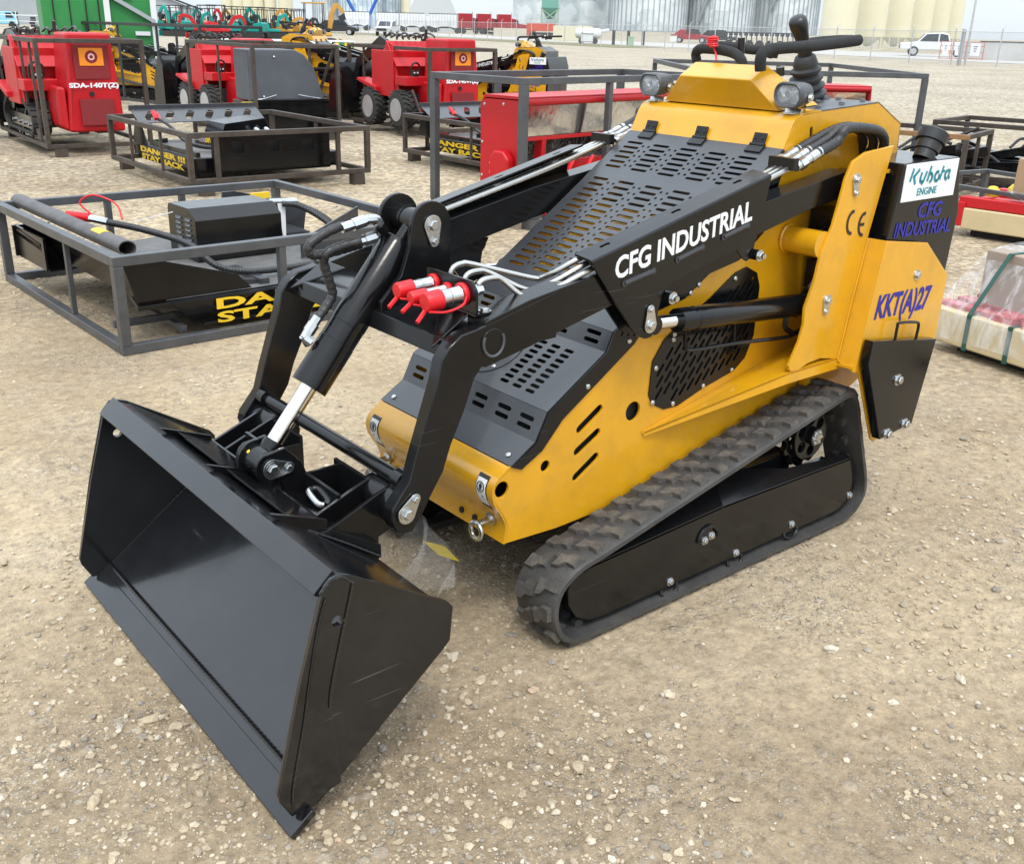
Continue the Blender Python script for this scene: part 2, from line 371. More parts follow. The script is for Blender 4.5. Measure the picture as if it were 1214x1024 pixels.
# ---- big slotted cover
g = G()
fr, L = slope(K, T); ys = (-.218,-.113,-.008,.097,.202)
dots = lambda rows, s0, ds: [circ(y+o, s0+ds*(i+.5), .0048, 8) for i in range(rows-1) for y in (-.166,-.061,.044,.150) for o in (-.011, .011) if i % 2 or o > 0 or True]
g.plate([(-HW,0),(HW,0),(HW,L),(-HW,L)], fr, .004, [slot(y, .028+i*.0215, .062, .0095) for y in ys for i in range(6)]+dots(6,.028,.0215))
fr, L = slope(BT, K)
g.plate([(-HW,0),(HW,0),(HW,L),(-HW,L)], fr, .004, [slot(y, .03+i*.0252, .062, .0105) for y in ys for i in range(16)]+dots(16,.03,.0252))
vc = obj('vent_cover', g, M['hood'], LOADER)
g = G()
for y in (-.2,-.005,.2):
    g = G()
    fr, L = slope(K, T); o = V((T[0],y,T[1])); N_ = V((0,1,0)).cross(V(fr[2])); u = V((-.029,0,.077)).normalized(); n2 = V((0,1,0)).cross(u)
    g.plate([(-.026,-.028),(.026,-.028),(.026,-.002),(-.026,-.002)], (o+N_*.005, (0,1,0), fr[2]), .005, bev=.001)
    g.plate([(-.021,.002),(.021,.002),(.021,.036),(-.021,.036)], (o+n2*.004, (0,1,0), u), .004, bev=.001)
    g.cyl(o+V((0,-.024,0))+N_*.006, o+V((0,.024,0))+N_*.006, .005, 10)
    for a in (-.012,.012):
        g.screw(o+V((0,a,0))+n2*.006+u*.02, n2, .004)
    obj('hinge', g, M['black'], vc)
g = G()
fr, L = slope((-1.14,.70), (-1.5,.95)); g.plate([(-.27,0),(.27,0),(.27,L),(-.27,L)], fr, .004)
obj('inner_panel', g, M['yellow'], LOADER)

# ---- console
pr = [(-1.646,1.1375), T, (-1.672,1.190), (-1.679,1.205), (-1.688,1.217), (-1.700,1.226), (-1.715,1.231), (-1.80,1.238)]
g = G(); strip(g, pr, -B, B, -.004)
con = obj('console', g, M['yellow'], LOADER, smooth=40)
g = G(); strip(g, [(-1.80,1.238),(-2.068,1.2535)], -B, B, -.004); strip(g, [(-2.068,1.2535),(-2.201,1.190),(-2.205,1.1),(-2.22,.42)], -B, B, -.004)
for x in (-1.84,-1.95,-2.05):
    for y in (-.24,.24,.16): g.screw((x, y, 1.2405+(-1.80-x)*.055), (0,0,1), .009)
obj('deck_plate', g, M['zinc2'] if 'zinc2' in M else M['gsteel'], con)
g = G()
bf, tf, tb, bb = (-1.709,.209,1.2335), (-1.679,.128,1.309), (-1.743,.128,1.346), (-1.885,.209,1.246)
mm = lambda p: (p[0], -p[1], p[2])
tb2 = (-1.80,.128,1.34)
g.add([bf,tf,tb,bb,mm(bf),mm(tf),mm(tb),mm(bb)], [(0,1,5,4),(1,2,6,5),(2,3,7,6),(0,3,2,1),(4,5,6,7)])
obj('dash_cover', g, M['yellow'], con, bev=.004)

# ---- work lights
def f(g):
    c = V((-1.692,.249,1.277)); ax = V((1,-.0,-.06)).normalized(); u = V((0,1,0)); w_ = u.cross(ax)*-1
    if w_.z < 0: w_ = -w_
    R_ = lambda a, b, k: [(a*cos(t)*(1)+ (.017*(1 if cos(t) > 0 else -1)), b*sin(t)) for t in [2*pi*(i+.5)/k for i in range(k)]]
    ring = lambda s, d: [c+ax*d+u*(p[0]*s)+w_*(p[1]*s) for p in R_(.027,.031,28)]
    g.mat(0).rings([ring(.55,-.07), ring(.85,-.055), ring(1.0,-.032)])
    g.mat(1).rings([ring(1.0,-.033), ring(1.03,-.01), ring(1.06,-.004), ring(1.06,.004), ring(.95,.009), ring(.84,.006), ring(.82,-.004)], caps=False)
    g.mat(2).rings([ring(.93,.004), ring(.86,-.012), ring(.80,-.026), ring(.3,-.027), ring(.02,-.027)], caps=False)
    for s in (-.02,.02):
        g.mat(4).lathe(c+u*s-ax*.025, ax, [(0,.006),(.004,.013),(.012,.018),(.022,.0205)], 20, caps=False); g.mat(0).lathe(c+u*s-ax*.024, ax, [(0,.0075),(.006,.0065),(.010,.002)], 12)
    g.mat(3).rings([ring(.86,.001), ring(.84,.0045), ring(.6,.0075), ring(.1,.009)])
    g.mat(4).bar(c+V((-.03,-.0,-.035)), c+V((-.025,0,-.052)), .05, .006); g.bar(c+V((-.005,0,-.046)), c+V((-.06,0,-.047)), .03, .004)
    for s in (-1, 1): g.bolt(c+V((-.03,s*.046,-.005)), (0,s,0), .008)
    g.mat(0).tube([c+V((-.06,-.0,0)), c+V((-.1,-.02,-.005)), c+V((-.13,-.04,-.03)), c+V((-.14,-.045,-.04))], .004, 6)
pair('work_light', f, [M['grip'], M['gsteel'], M['chrome'], M['glass'], M['zinc']], con)

# ---- grab bars, joystick, levers, flag ribbon
def bx(u, v, x): return bp(u, v, x=x)
def by(u, v, y): return bp(u, v, y=y)
g = G(); g.tube([bx(826,72,-1.83), bx(825,64,-1.83), bx(830,58.5,-1.82), bx(845,58.5,-1.81), bx(862,61,-1.80), bx(873,65,-1.79), bx(879,72,-1.785), bx(880,80,-1.785)], .0145, 12)
obj('grab_bar', g, M['foam'], con, smooth=60)
g = G(); g.tube([bx(846,62,-2.05), bx(851,55,-2.05), bx(870,56,-2.05), bx(890,59,-2.05), bx(906,60,-2.05), bx(914,64,-2.05), bx(918,61,-2.05), bx(916,68,-2.05)], .0145, 12)
obj('grab_bar', g, M['foam'], con, smooth=60)
g = G(); g.tube([by(901.5,84,.16), by(901.5,72,.16), by(904,64,.16), by(911,59.5,.16), by(925,57.5,.16), by(960,55,.16), by(1000,50.5,.16), by(1018,48,.16)], .0155, 14)
obj('grab_bar', g, M['foam'], con, smooth=60)
g = G(); g.tube([by(930,58,-.02), by(960,51,-.02), by(990,48,-.02), by(1010,47.5,-.02)], .0145, 12)
obj('grab_bar', g, M['foam'], con, smooth=60)
g = G(); g.cyl(by(878,66,-.05), by(879,45,-.05), .011, 12); obj('lever', g, M['grip'], con); g = G(); g.cyl(by(925,90,.05), by(925,80,.05), .012, 12); obj('lever', g, M['grip'], con)
g = G(); o = by(957,122,.085)
jx = (by(954.5,66,.085)-o).normalized()
prof = [(0,.062),(.006,.064),(.012,.045)]
h = .012
for k, r in enumerate((.056,.052,.048,.044)):
    prof += [(h,r*.80),(h+.010,r),(h+.016,r),(h+.02,r*.80)]; h += .023
prof += [(h,.034),(h+.006,.036),(h+.03,.029),(h+.036,.020),(h+.042,.020),(h+.046,.031),(h+.054,.031),(h+.06,.022)]
g.lathe(o, jx, prof, 24)
joy = obj('joystick', g, M['boot'], con, smooth=45)
g = G(); t0 = o+jx*(h+.05); t1 = by(945,22,.085)
ax = (t1-t0); Lj = ax.length
g.lathe(t0, ax, [(0,.015),(.02,.018),(Lj*.3,.019),(Lj*.55,.022),(Lj*.75,.026),(Lj*.92,.026),(Lj*1.02,.020),(Lj*1.06,.009)], 18)
obj('grip', g, M['grip'], joy, smooth=60)
g = G(); random.seed(3); c = by(845,50,-.1)
g.tube([c+V((.012*cos(t), .014*sin(t)*(1+.2*sin(t*.37)), .0009*t-.012)) for t in [i*.5 for i in range(60)]], .0032, 6, 1)
g.tube([c+V((0,0,-.01)), c+V((-.005,.01,-.03)), c+V((0,.02,-.05))], .003, 6)
obj('red_spiral_lanyard', g, M['redcap'], con)
# ---- rear tower: side plate with pivot pins, bent side box, counterweight, tank
CE = XZ(.405, [(1060,173),(1027,181),(1012,192),(1003.5,212),(996,240),(988,268),(974.5,300),(966,335),(955,365),(953.5,385),(948,405),(935.5,434),(936.5,440),(944,441),(957,431),(972,425),(984,425),(992,427.5),(1029,282),(1048,215)])
def f(g):
    g.mat(0).plate(CE, FRY(.4), .01, bev=.0015)
    g.cyl((-1.717,.27,.903), (-1.717,.397,.903), .036, 24); g.tube([V((-1.717,.284,.903))+V((0,.002,0))+V((.038*cos(t),0,.038*sin(t))) for t in [k*pi/12 for k in range(25)]], .005, 6, 1)
    # inward top web of the tower
    g.bar((-1.98,.29,1.08), (-1.98,.398,1.08), .12, .01)
KY = (((1015,213),(1013.5,229)), ((980,356),(977.5,369)))
t1, t2 = pair('tower_plate', f, M['yellow'], LOADER)
for t, m_ in ((t1, 0), (t2, 1)):
    for a, b in KY: g = G(); keeper(g, X2(*a, .405), X2(*b, .405), .404, .82); g = mirror(g) if m_ else g; obj('pin_keeper', g, M['zinc'], t)
g = G(); g.text('C', (by(1002,281,.4065), (-1,0,0), (.04,0,1)), .062, .028, bold=.0); g.text('E', (by(1014.5,283.5,.4065), (-1,0,0), (.04,0,1)), .058, .02)
del g
def ce_mark():
    g = G(); y = .4062
    c1 = X2(1009,264,.405); c2 = X2(1022.5,266,.405); r = .034
    def arc(c, a0, a1, ro, ri, k=16):
        return [(c[0]+ro*.78*cos(t), c[1]+ro*sin(t)) for t in [a0+(a1-a0)*i/k for i in range(k+1)]] + [(c[0]+ri*.72*cos(t), c[1]+ri*sin(t)) for t in [a1+(a0-a1)*i/k for i in range(k+1)]]
    for c in (c1, c2):          # open side towards the rear (-x)
        c = (c[0]-.004, c[1]); g.plate(arc(c, radians(-98), radians(98), r, r-.0085), FRY(y), .0012)
    g.plate([(c2[0]-.006,c2[1]-.004),(c2[0]-.006,c2[1]+.004),(c2[0]+.019,c2[1]+.004),(c2[0]+.019,c2[1]-.004)], FRY(y+.0002), .0012)
    obj('ce_mark', g, M['inkblack'], t1)
ce_mark()
BOXY = .458
kk = XZ(BOXY, [(1050,285.5),(1098.5,287.5),(1122,325),(1107,402),(1080,500),(1040,518),(1034,523),(1031,520),(1017,441),(1011.5,441.5)])
def f(g):
    g.plate(kk, FRY(BOXY), .008, bev=.0015)
    a, b = kk[0], kk[-1]; a2 = X2(1029,282,.405); b2 = X2(992.5,427.5,.405)
    A_, B_, C_, D_ = V((a[0],BOXY,a[1])), V((b[0],BOXY,b[1])), V((b2[0],.402,b2[1])), V((a2[0],.402,a2[1]))
    n = (B_-A_).cross(D_-A_).normalized()*.007
    if n.x > 0: n = -n
    g.prism([A_,B_,C_,D_], n)
    g.box((-2.1,.30,.50), (.5,.02,.1)); g.box((-2.02,.37,.545), (.33,.17,.008))
a, b_ = pair('rear_side_box', f, M['yellow'], LOADER, bev=0)
g = G(); g.tube([by(1029.2,283,.407), by(1010,355,.407), by(992.8,426,.407)], .0032, 6, 1); c = X2(1085.5,325.5,BOXY); g.mat(1).bolt((c[0],BOXY+.004,c[1]), (0,1,0), .011, .01)
obj('weld_seam', g, [M['yellow'], M['zinc']], a)
def frame_from(u0, v0, u1, v1, y):
    a, b = by(u0,v0,y), by(u1,v1,y); U = (b-a); wid = U.length; U.normalize(); return (a, U, U.cross(V((0,-1,0))) if U.cross(V((0,-1,0))).z > 0 else U.cross(V((0,1,0)))), wid
g = G(); y = BOXY+.0052
a_, b2_ = by(1034.5,388,y), by(1099,373,y); U = (b2_-a_); wd = U.length; U.normalize()
hgt = (by(1042.5,350,y)-a_).z
g.text('KKT(A)27', (a_, U, (-.03,0,1)), hgt, wd, bold=.03, shear=.18, th=.0004); obj('model_lettering', g, M['blue'], a)
# counterweight
cw = XZ(.497, [(1035.5,405),(1110.3,401.7),(1081,501.4),(1043,521),(1029.6,432.6)])
def f(g): g.plate(cw, FRY(.483), .028, bev=.002)
c1_, c2_ = pair('counterweight', f, M['black'], LOADER)
for p in ((1064,450),(1072,502),(1051,514)): c = X2(*p, .497); g = G(); g.bolt((c[0],.497,c[1]), (0,1,0), .0125, .014); obj('bolt', g, M['zinc'], c1_); obj('bolt', mirror(g), M['zinc'], c2_)
g = G(); g.tube([by(1061,403,.485), by(1064,387,.485), by(1066.5,383,.485), by(1086,382,.485), by(1089,386,.485), by(1085.5,402,.485)], .0045, 8, 3)
obj('handle', g, M['black'], c1_); obj('handle', mirror(g), M['black'], c2_)
# tank
tk = XZ(.44, [(1074,194.5),(1139,186),(1137,250),(1121,322),(1105,400),(1050,400),(1050,286)])
g = G(); g.py(tk, -.44, .44); tank = obj('fuel_tank', g, M['black'], LOADER, bev=.006)
g = G(); o = bp(1094,187,z=1.105); o.z = 1.10; top = bp(1108,157,y=o.y); ax = top-o; L = ax.length
g.lathe(o, ax, [(0,.030),(.3*L,.030),(.31*L,.035),(.62*L,.036),(.63*L,.043),(L*.98,.045),(L*1.02,.040),(L*1.03,.02)], 28)
obj('filler_cap', g, M['grip'], tank)
y = .4415
sg = XZ(y, [(1067.5,240.5),(1129.5,231),(1137.5,187.5),(1075.5,195.5)])
g = G(); g.py(sg, y-.001, y+.0006); sign = obj('engine_sign', g, M['white'], tank)
S0 = V((sg[0][0], 0, sg[0][1])); SU = (V((sg[1][0],0,sg[1][1]))-S0); SW = (V((sg[3][0],0,sg[3][1]))-S0)
def SP(a, b): return S0+SU*a+SW*b+V((0,y+.0015,0))
g = G()
def stroke(pts, w):
    for a, b in zip(pts[:-1], pts[1:]):
        A_, B_ = SP(*a), SP(*b); d = (B_-A_).normalized(); n = d.cross(V((0,1,0)))*w/2; e = d*w*.18
        g.prism([A_-n-e, B_-n+e, B_+n+e, A_+n-e], (0,.0006,0))
bw, bh = .0085, .0085
def ar(cx, cy, rx, ry, a0, a1, k=7): return [(cx+rx*cos(radians(a0+(a1-a0)*i/k)), cy+ry*sin(radians(a0+(a1-a0)*i/k))) for i in range(k+1)]
stroke([(.10,.55),(.135,.86)], bw); stroke([(.245,.83),(.16,.66),(.20,.46)], bw)                    # K
stroke([(.30,.74),(.285,.60)]+ar(.315,.56,.03,.07,180,300,4), bw); stroke([(.39,.75),(.35,.50),(.325,.44)], bw)   # u
stroke([(.46,.88),(.425,.50)], bw); stroke(ar(.465,.58,.045,.12,110,-80), bw)                        # b
stroke(ar(.60,.59,.042,.125,60,200), bw); stroke(ar(.60,.59,.042,.125,20,-150), bw)                   # o
stroke([(.70,.84),(.665,.50)], bw*.9); stroke([(.69,.71),(.735,.715)], bw*.8)                         # t
stroke(ar(.80,.60,.045,.12,100,270), bw); stroke([(.80,.72),(.84,.71),(.825,.55),(.85,.49)], bw)     # a
U_, W_ = SU.normalized(), SW.normalized()
g.text('ENGINE', (SP(.27,.13), U_, W_), SW.length*.20, SU.length*.37, bold=.005, th=.0006)
obj('sign_lettering', g, M['teal'], sign)
g = G()
for txt, a, b, hp in (('CFG', (1087.5,259), (1115,255.5), (1089,241)), ('INDUSTRIAL', (1059,282.5), (1125.5,274.5), (1061,265))):
    A_, B_, H_ = by(*a, y), by(*b, y), by(*hp, y); g.text(txt, (A_, B_-A_, (-.02,0,1)), (H_-A_).z, (B_-A_).length, bold=.022, shear=.15, th=.0004)
obj('maker_lettering', g, M['blue'], tank)
# fender ledge
def f(g):
    g.prism([(-1.185,.283,.452), (-1.9,.283,.60), (-1.9,.405,.565), (-1.632,.405,.562), (-1.19,.288,.450)], (0,0,-.006))
    g.prism([(-1.632,.405,.562), (-1.19,.288,.450), (-1.19,.288,.438), (-1.632,.405,.530)], (0,-.006,0))
    g.prism([(-1.9,.405,.565), (-1.632,.405,.562), (-1.632,.405,.530), (-1.9,.405,.53)], (0,-.006,0))
pair('fender_ledge', f, M['yellow'], LOADER)
def f(g):
    g.mat(0).box((-1.845,.325,.93), (.09,.07,.1)); g.box((-1.83,.33,.80), (.07,.06,.08)); g.cyl((-1.79,.33,.885), (-1.79,.33,.93), .014)
    g.tube([(-1.79,.335,.78),(-1.74,.34,.74),(-1.70,.345,.7)], .012, 8)
pair('hydraulic_valve', f, M['black'], LOADER)

# ================================================================ loader arms
YO = .365
arm = [(707,326),(565,391),(547,398),(532.4,412.6),(523.3,429),(518.4,454.3),(494.6,538),(486,572),(476,588),(466,604),(463,616),(468,628),(478,634),(490,630),(503,606),(513.7,583.3),(526,559.4),(535,528.4),(550.5,488.7),(563,449),(571,436.2),(640,405.4),(727,361.5)]
armxz = XZ(YO, arm)
pv = X2(1015,213,YO)
beam_t, beam_b = X2(707,326,YO), X2(727,361.5,YO)
rear_t = (pv[0]+.05, pv[1]+.025); rear_b = X2(960,249,YO)
def f(g):
    leg = armxz + [(-1.25,.838), (-1.25,.99)]
    g.plate([p for p in armxz[1:-1]]+[(-.80,.79),(-.80,.897)], FRY(.3475), .035, bev=.003)
    g.py([(-.60,.8565),(-.72,.887),beam_t,(-1.3,1.0),rear_t,(pv[0]-.05,pv[1]+.02),(pv[0]-.05,pv[1]-.03),rear_b,beam_b,(-.72,.7815),(-.60,.757)], .30, .3645)
    c = X2(484,607,.4); g.cyl((-.415,.29,.468), (-.415,.34,.468), .045, 24)
    g.cyl((-.62,.335,.81), (-.62,.3665,.81), .03, 24)
a1_, a2_ = pair('loader_arm', f, M['black'], LOADER, bev=.003)
g = G(); keeper(g, X2(483,610,.372), X2(493,592,.372), .3665, 1.05); obj('pin_keeper', g, M['zinc'], a1_); obj('pin_keeper', mirror(g), M['zinc'], a2_)
g = G(); g.tube([V((-.62+.027*cos(t),.3675,.81+.03*sin(t))) for t in [radians(a) for a in range(150,400,12)]], .0035, 6, 1); obj('weld_ring', g, M['gsteel'], a1_)
CY = .376
cov = XZ(CY, [(702.5,311),(808.5,260),(915,208),(914,214),(909,236),(898,278),(891,305),(885.5,310),(879,306),(874,296.5),(860,303),(792,338),(783,357.9),(780.5,368.7),(777.7,391),(772,399.5),(765,402),(757,399.5),(752,394.5),(730.6,361.5),(703,315)])
def f(g):
    slots = []
    g.plate(cov, FRY(CY-.003), .006, bev=.001)
    a, b = cov[0], cov[2]; fl = [(a[0],CY,a[1]), (b[0],CY,b[1]), (b[0],.318,b[1]+.006), (a[0],.318,a[1]+.006)]
    d = V((b[0]-a[0],0,b[1]-a[1])); L = d.length; d.normalize(); fr = ((a[0],CY-.003,a[1]), d, V((0,-1,.10)).normalized())
    g.plate(rnd([(0,0),(L,0),(L,.058),(0,.058)], .004), fr, .006, [slot(L*q,.035,.03,.009) for q in (.12,.5,.86)], bev=.0015)
    g.cyl((a[0],CY-.006,a[1]-.003), (b[0],CY-.006,b[1]-.003), .006, 12)
    # lower lug inner twin plate
    lug = XZ(CY, [(792,338),(783,357.9),(780.5,368.7),(777.7,391),(772,399.5),(765,402),(757,399.5),(752,394.5),(730.6,361.5)])
    g.plate(lug, FRY(.322), .008)
cv = pair('arm_cover', f, M['black'], LOADER, bev=0)
M['weld'] = paint('painted_weld', (.035,.036,.04), .35)
for p, q in (((740,336),(774,321)), ((803,307.5),(832,293)), ((857.5,281),(886,267))):
    A_, B_ = by(*p, CY), by(*q, CY); A_.y = B_.y = CY+.0006; g = G(); g.tube([A_, B_], .0062, 8, 1)
    for e in (A_, B_): g.cyl(e, e+V((0,.0025,0)), .0085, 10)
    obj('weld_slot', g, M['weld'], cv[0]); obj('weld_slot', mirror(g), M['weld'], cv[1])
    gi = G(); gi.v = [(x, 2*(CY-.003)-y_, z) for x, y_, z in g.v]; gi.f = list(g.f); gi.mi = list(g.mi); obj('weld_slot', gi, M['weld'], cv[0]); obj('weld_slot', mirror(gi), M['weld'], cv[1])
for p in ((793,352),(896,302)):
    c = by(*p, CY); g = G(); g.mat(0).cyl(c-V((0,.02,0)), c+V((0,.006,0)), .014, 6); g.mat(1).cyl(c, c+V((0,.028,0)), .007, 10); g.bolt(c+V((0,.012,0)), (0,1,0), .0105, .009)
    obj('cover_bolt', g, [M['black'], M['zinc']], cv[0]); obj('cover_bolt', mirror(g), [M['black'], M['zinc']], cv[1])
g = G(); keeper(g, X2(769.5,385,CY), X2(769.8,366.5,CY), CY+.001, .95); obj('pin_keeper', g, M['zinc'], cv[0]); obj('pin_keeper', mirror(g), M['zinc'], cv[1])
g = G(); A_, B_ = by(729,333,CY+.0008), by(891,261.5,CY+.0008); U = B_-A_; W_ = V((.02,0,1)); hh = (by(724.5,308,CY)-A_).z
g.text('CFG INDUSTRIAL', (A_, U, W_), hh*1.04, U.length, bold=.022, th=.0008); obj('cover_lettering', g, M['white'], cv[0])

# cross members
g = G(); g.cyl((-.42,-.335,.527), (-.42,.335,.527), .0165, 20)
for s in (-1, 1): g.cyl((-.42,s*.33,.527), (-.42,s*.30,.527), .024, 20)
obj('cross_tube', g, M['black'], LOADER)
g = G(); g.py([(-.515,.785),(-.525,.822),(-.60,.838),(-.66,.838),(-.67,.79),(-.58,.762)], -.331, .331)
for s in (-1, 1): g.prism([(-.50,s*.31,.80),(-.60,s*.31,.86),(-.60,s*.2,.86)], (0,0,.006))
obj('cross_beam', g, M['black'], LOADER, bev=.003)
# tilt cylinder lugs
TP = (-.668, 1.006); LP = (-.250, .503)
lug = [(TP[0]+.0535*cos(t), TP[1]+.0535*sin(t)) for t in [radians(a) for a in range(180,-1,-15)]] + [(-.607,.96),(-.585,.90),(-.53,.845),(-.53,.80),(-.665,.80),(-.722,.88)]
def f(g):
    g.mat(0).plate(lug, FRY(.066), .014, bev=.002); g.cyl((TP[0],.02,TP[1]), (TP[0],.062,TP[1]), .030, 20)
a_, b_ = pair('tilt_lug', f, M['black'], LOADER)
g = G(); keeper(g, TP, (TP[0]-.004,TP[1]-.037), .0735, 1.1); obj('pin_keeper', g, M['zinc'], a_)
def prs(a, b): return V((a[0],0,a[1])), V((b[0],0,b[1]))
a, b = prs(LP, TP); ax = (b-a).normalized(); L = (b-a).length
r0 = (bp(352,431,y=0)-a).dot(ax)
g = G(); s0 = .40*L
s0 = (bp(362,456,y=0)-a).dot(ax)
g.lathe(a, ax, [(s0,.030),(s0,.043),(s0+.12,.043),(s0+.121,.042),(s0+.165,.042),(s0+.166,.043),(L-.075,.043),(L-.06,.038),(L-.055,.02)], 32)
g.cyl(a+ax*(L-.07), b, .018, 16); g.cyl((TP[0],-.02,TP[1]), (TP[0],.02,TP[1]), .028, 20)
tc_ = obj('tilt_cylinder', g, M['black'], LOADER, smooth=40)
g = G(); g.cyl(a, a+ax*(s0+.03), .0195, 24); obj('piston_rod', g, M['chrome'], tc_)
g = G(); g.cyl(a, a+ax*.055, .027, 20, .024); g.cyl((LP[0],-.037,LP[1]), (LP[0],.037,LP[1]), .037, 28); g.cyl((LP[0],-.030,LP[1]), (LP[0],-.022,LP[1]), .046, 28); g.mat(1).screw(a+V((.024,-.012,.026)), (.7,0,.7), .005); obj('rod_eye', g, [M['black'], M['yink']], tc_)

# lift cylinders
A2, B2 = X2(769,384,.345), X2(980,357,.345)
def f(g):
    a, b = V((A2[0],.345,A2[1])), V((B2[0],.345,B2[1])); ax = (b-a).normalized(); L = (b-a).length
    s0 = (by(803,372,.345)-a).dot(ax)
    g.mat(0).lathe(a, ax, [(s0,.02),(s0,.030),(s0+.045,.031),(s0+.047,.029),(s0+.06,.029),(s0+.062,.031),(L-.1,.031),(L-.08,.02),(L,.02)], 28)
    g.mat(1).cyl(a, a+ax*(s0+.02), .0175, 20); g.mat(0).cyl(a-V((0,.016,0)), a+V((0,.016,0)), .024, 20)
    g.mat(0).cyl((A2[0],.325,A2[1]), (A2[0],.37,A2[1]), .022, 18)
    q = [by(812,388,.35), by(813,410,.35), by(820,415,.35), by(870,407,.35), by(930,400,.35), by(944,394.5,.35)]
    g.tube(q, .0055, 8, 4); g.tube([by(871,383,.35), by(870,407,.35)], .005, 8, 1)
    g.tube([by(944,394.5,.35), by(952,392,.35)], .010, 6, 1); g.tube([by(933,372,.35), by(931,388,.35), by(938,394,.35)], .008, 8, 3)
pair('lift_cylinder', f, [M['black'], M['chrome']], LOADER, smooth=40)

# hydraulic pipes under the arm covers, hoses at the tower
for y in (.318,.336,.354):
    def f(g): g.tube([(-.93,y,.947),(-1.02,y,.966),(-1.35,y,1.043),(-1.56,y,1.100),(-1.63,y,1.118)], .0075, 10, 3)
    pair('hydraulic_pipe', f, M['pipe'], LOADER)
for k, y in enumerate((.297,.330,.363)):
    def f(g):
        z = 1.118
        g.mat(0).cyl((-1.60,y,z-.008), (-1.66,y,z+.012), .0125, 12); g.cyl((-1.615,y,z-.004), (-1.635,y,z+.003), .016, 6); g.cyl((-1.655,y,z+.010), (-1.70,y,z+.026), .014, 12)
        g.mat(1).tube([(-1.68,y,z+.02),(-1.76,y+.005,z+.048),(-1.83+.02*k,y+.01,z+.070+.005*k),(-1.90,y+.012,z+.076),(-1.97,y+.005,z+.058),(-2.01,y-.01,z+.02),(-2.02,y-.04,z-.03)], .0138, 12, 6, ridge=.12)
    pair('hydraulic_hose', f, [M['zinc'], M['hose']], LOADER, smooth=50)
def f(g): g.box((-1.585,.335,1.118), (.02,.08,.03))
pair('pipe_clamp', f, M['black'], LOADER)
# three auxiliary couplers on their bracket
g = G(); XP = -.60
g.plate(rnd([(.155,.862),(.335,.862),(.335,.915),(.318,.934),(.155,.934)], .004), ((XP,0,0), (0,1,0), (0,0,1)), .006, bev=.001); g.box((-.62,.25,.864), (.05,.17,.006)); g.mat(1).bolt((-.628,.325,.867), (0,0,1), .010)
br = obj('coupler_bracket', g, [M['black'], M['zinc']], LOADER)
for yy, r, zz in ((.185,.0155,.905), (.237,.0125,.900), (.290,.0185,.902)):
    g = G(); ax = V((1,-.02,-.06)); o = V((XP,yy,zz))
    g.mat(0).lathe(o, ax, [(.004,r*.8),(.015,r*1.05),(.017,r),(.04,r),(.041,r*.9),(.044,r*.9),(.045,r),(.066,r)], 18)
    g.lathe(o, -ax, [(.0,r*.7),(.012,r*.95),(.026,r*.95),(.028,r*.6),(.045,r*.6)], 6)
    g.mat(1).lathe(o, ax, [(.002,r*1.3),(.008,r*1.35),(.012,r*1.25)], 18)
    g.lathe(o, ax, [(.060,r*.9),(.062,r*1.17),(.098,r*1.12),(.101,r*1.0),(.102,r*.3)], 20)
    g.tube([o+ax*.01+V((0,r*1.2,0)), o+ax*.03+V((0,r*1.9,-.012)), o+ax*.07+V((0,r*1.9,-.018)), o+ax*.10+V((0,r*.8,-r*.9))], .0026, 6); g.tube([o+ax*.1+V((0,0,-r)), o+ax*.125+V((0,r*.5,-r*1.9))], .005, 6, 1)
    obj('quick_coupler', g, [M['zinc'], M['redcap']], br, smooth=40)
for yy, k in ((.185,0), (.237,1), (.290,2)):
    g = G()
    px = [[(537,318),(548,312.8),(561,313.6),(630,329.6),(643,329),(661,321),(690,305)], [(554,326),(567,321.5),(580,323.5),(621,343),(639,342),(661,332),(694,313)], [(570,334),(585,329.8),(596,332.5),(619,351),(637,352),(661,341),(699,320)]][k]
    ye = .322+.016*k; n_ = len(px)-1
    q = [by(u, v, yy+(ye-yy)*(0, .0, .06, .45, .55, .8, 1)[i]) for i, (u, v) in enumerate(px)]
    g.tube([(XP-.035,yy,.903)]+q+[(-1.0,ye,.962)], .0066, 10, 5); obj('steel_line', g, M['pipe'], br, smooth=60)
# tilt cylinder hoses
g = G(); q = [by(398,283,-.03)]
c0 = [(432,262),(420,266),(400,270),(380,280),(366,292),(369,302),(385,301),(405,296),(428,289)]
g.mat(0).tube([by(u, v, -.02) for u, v in c0], .0112, 12, 6, ridge=.14, pitch=.012)
g.tube([by(428,286,.0), by(405,292,-.01), by(388,300,-.01), by(384,312,-.02), by(391,335,-.02), by(394,350,-.02), by(386,365,-.02), by(376,378,-.02)], .0112, 12, 6, ridge=.14, pitch=.012)
h_ = obj('hydraulic_hose', g, M['hose'], tc_, smooth=50)
g = G()
def fit(a, b, y, r): g.cyl(by(*a, y), by(*b, y), r*.74, 8)
for a, b, r in (((405,271),(420,266),.016),((418,267),(432,262),.0195),((430,262),(440,260),.016),((421,288),(436,284),.016),((432,285),(444,281),.0195),((442,282),(452,277),.014)): fit(a, b, -.01, r)
g.tube([by(436,261,-.01), by(446,261,-.01), by(451,270,-.01)], .0125, 10, 3); g.mat(1).cyl(by(449,268,-.0), by(456,277,0), .014, 6); g.mat(0)
for a, b, r in (((377,376),(371,385),.016),((372,384),(366,393),.0195),((368,390),(362,401),.018),((360,398),(366,408),.015)): fit(a, b, -.02, r)
g.cyl(by(362,400,-.02), by(370,406,-.01), .013, 8)
obj('hose_fitting', g, [M['zinc'], M['black']], h_)

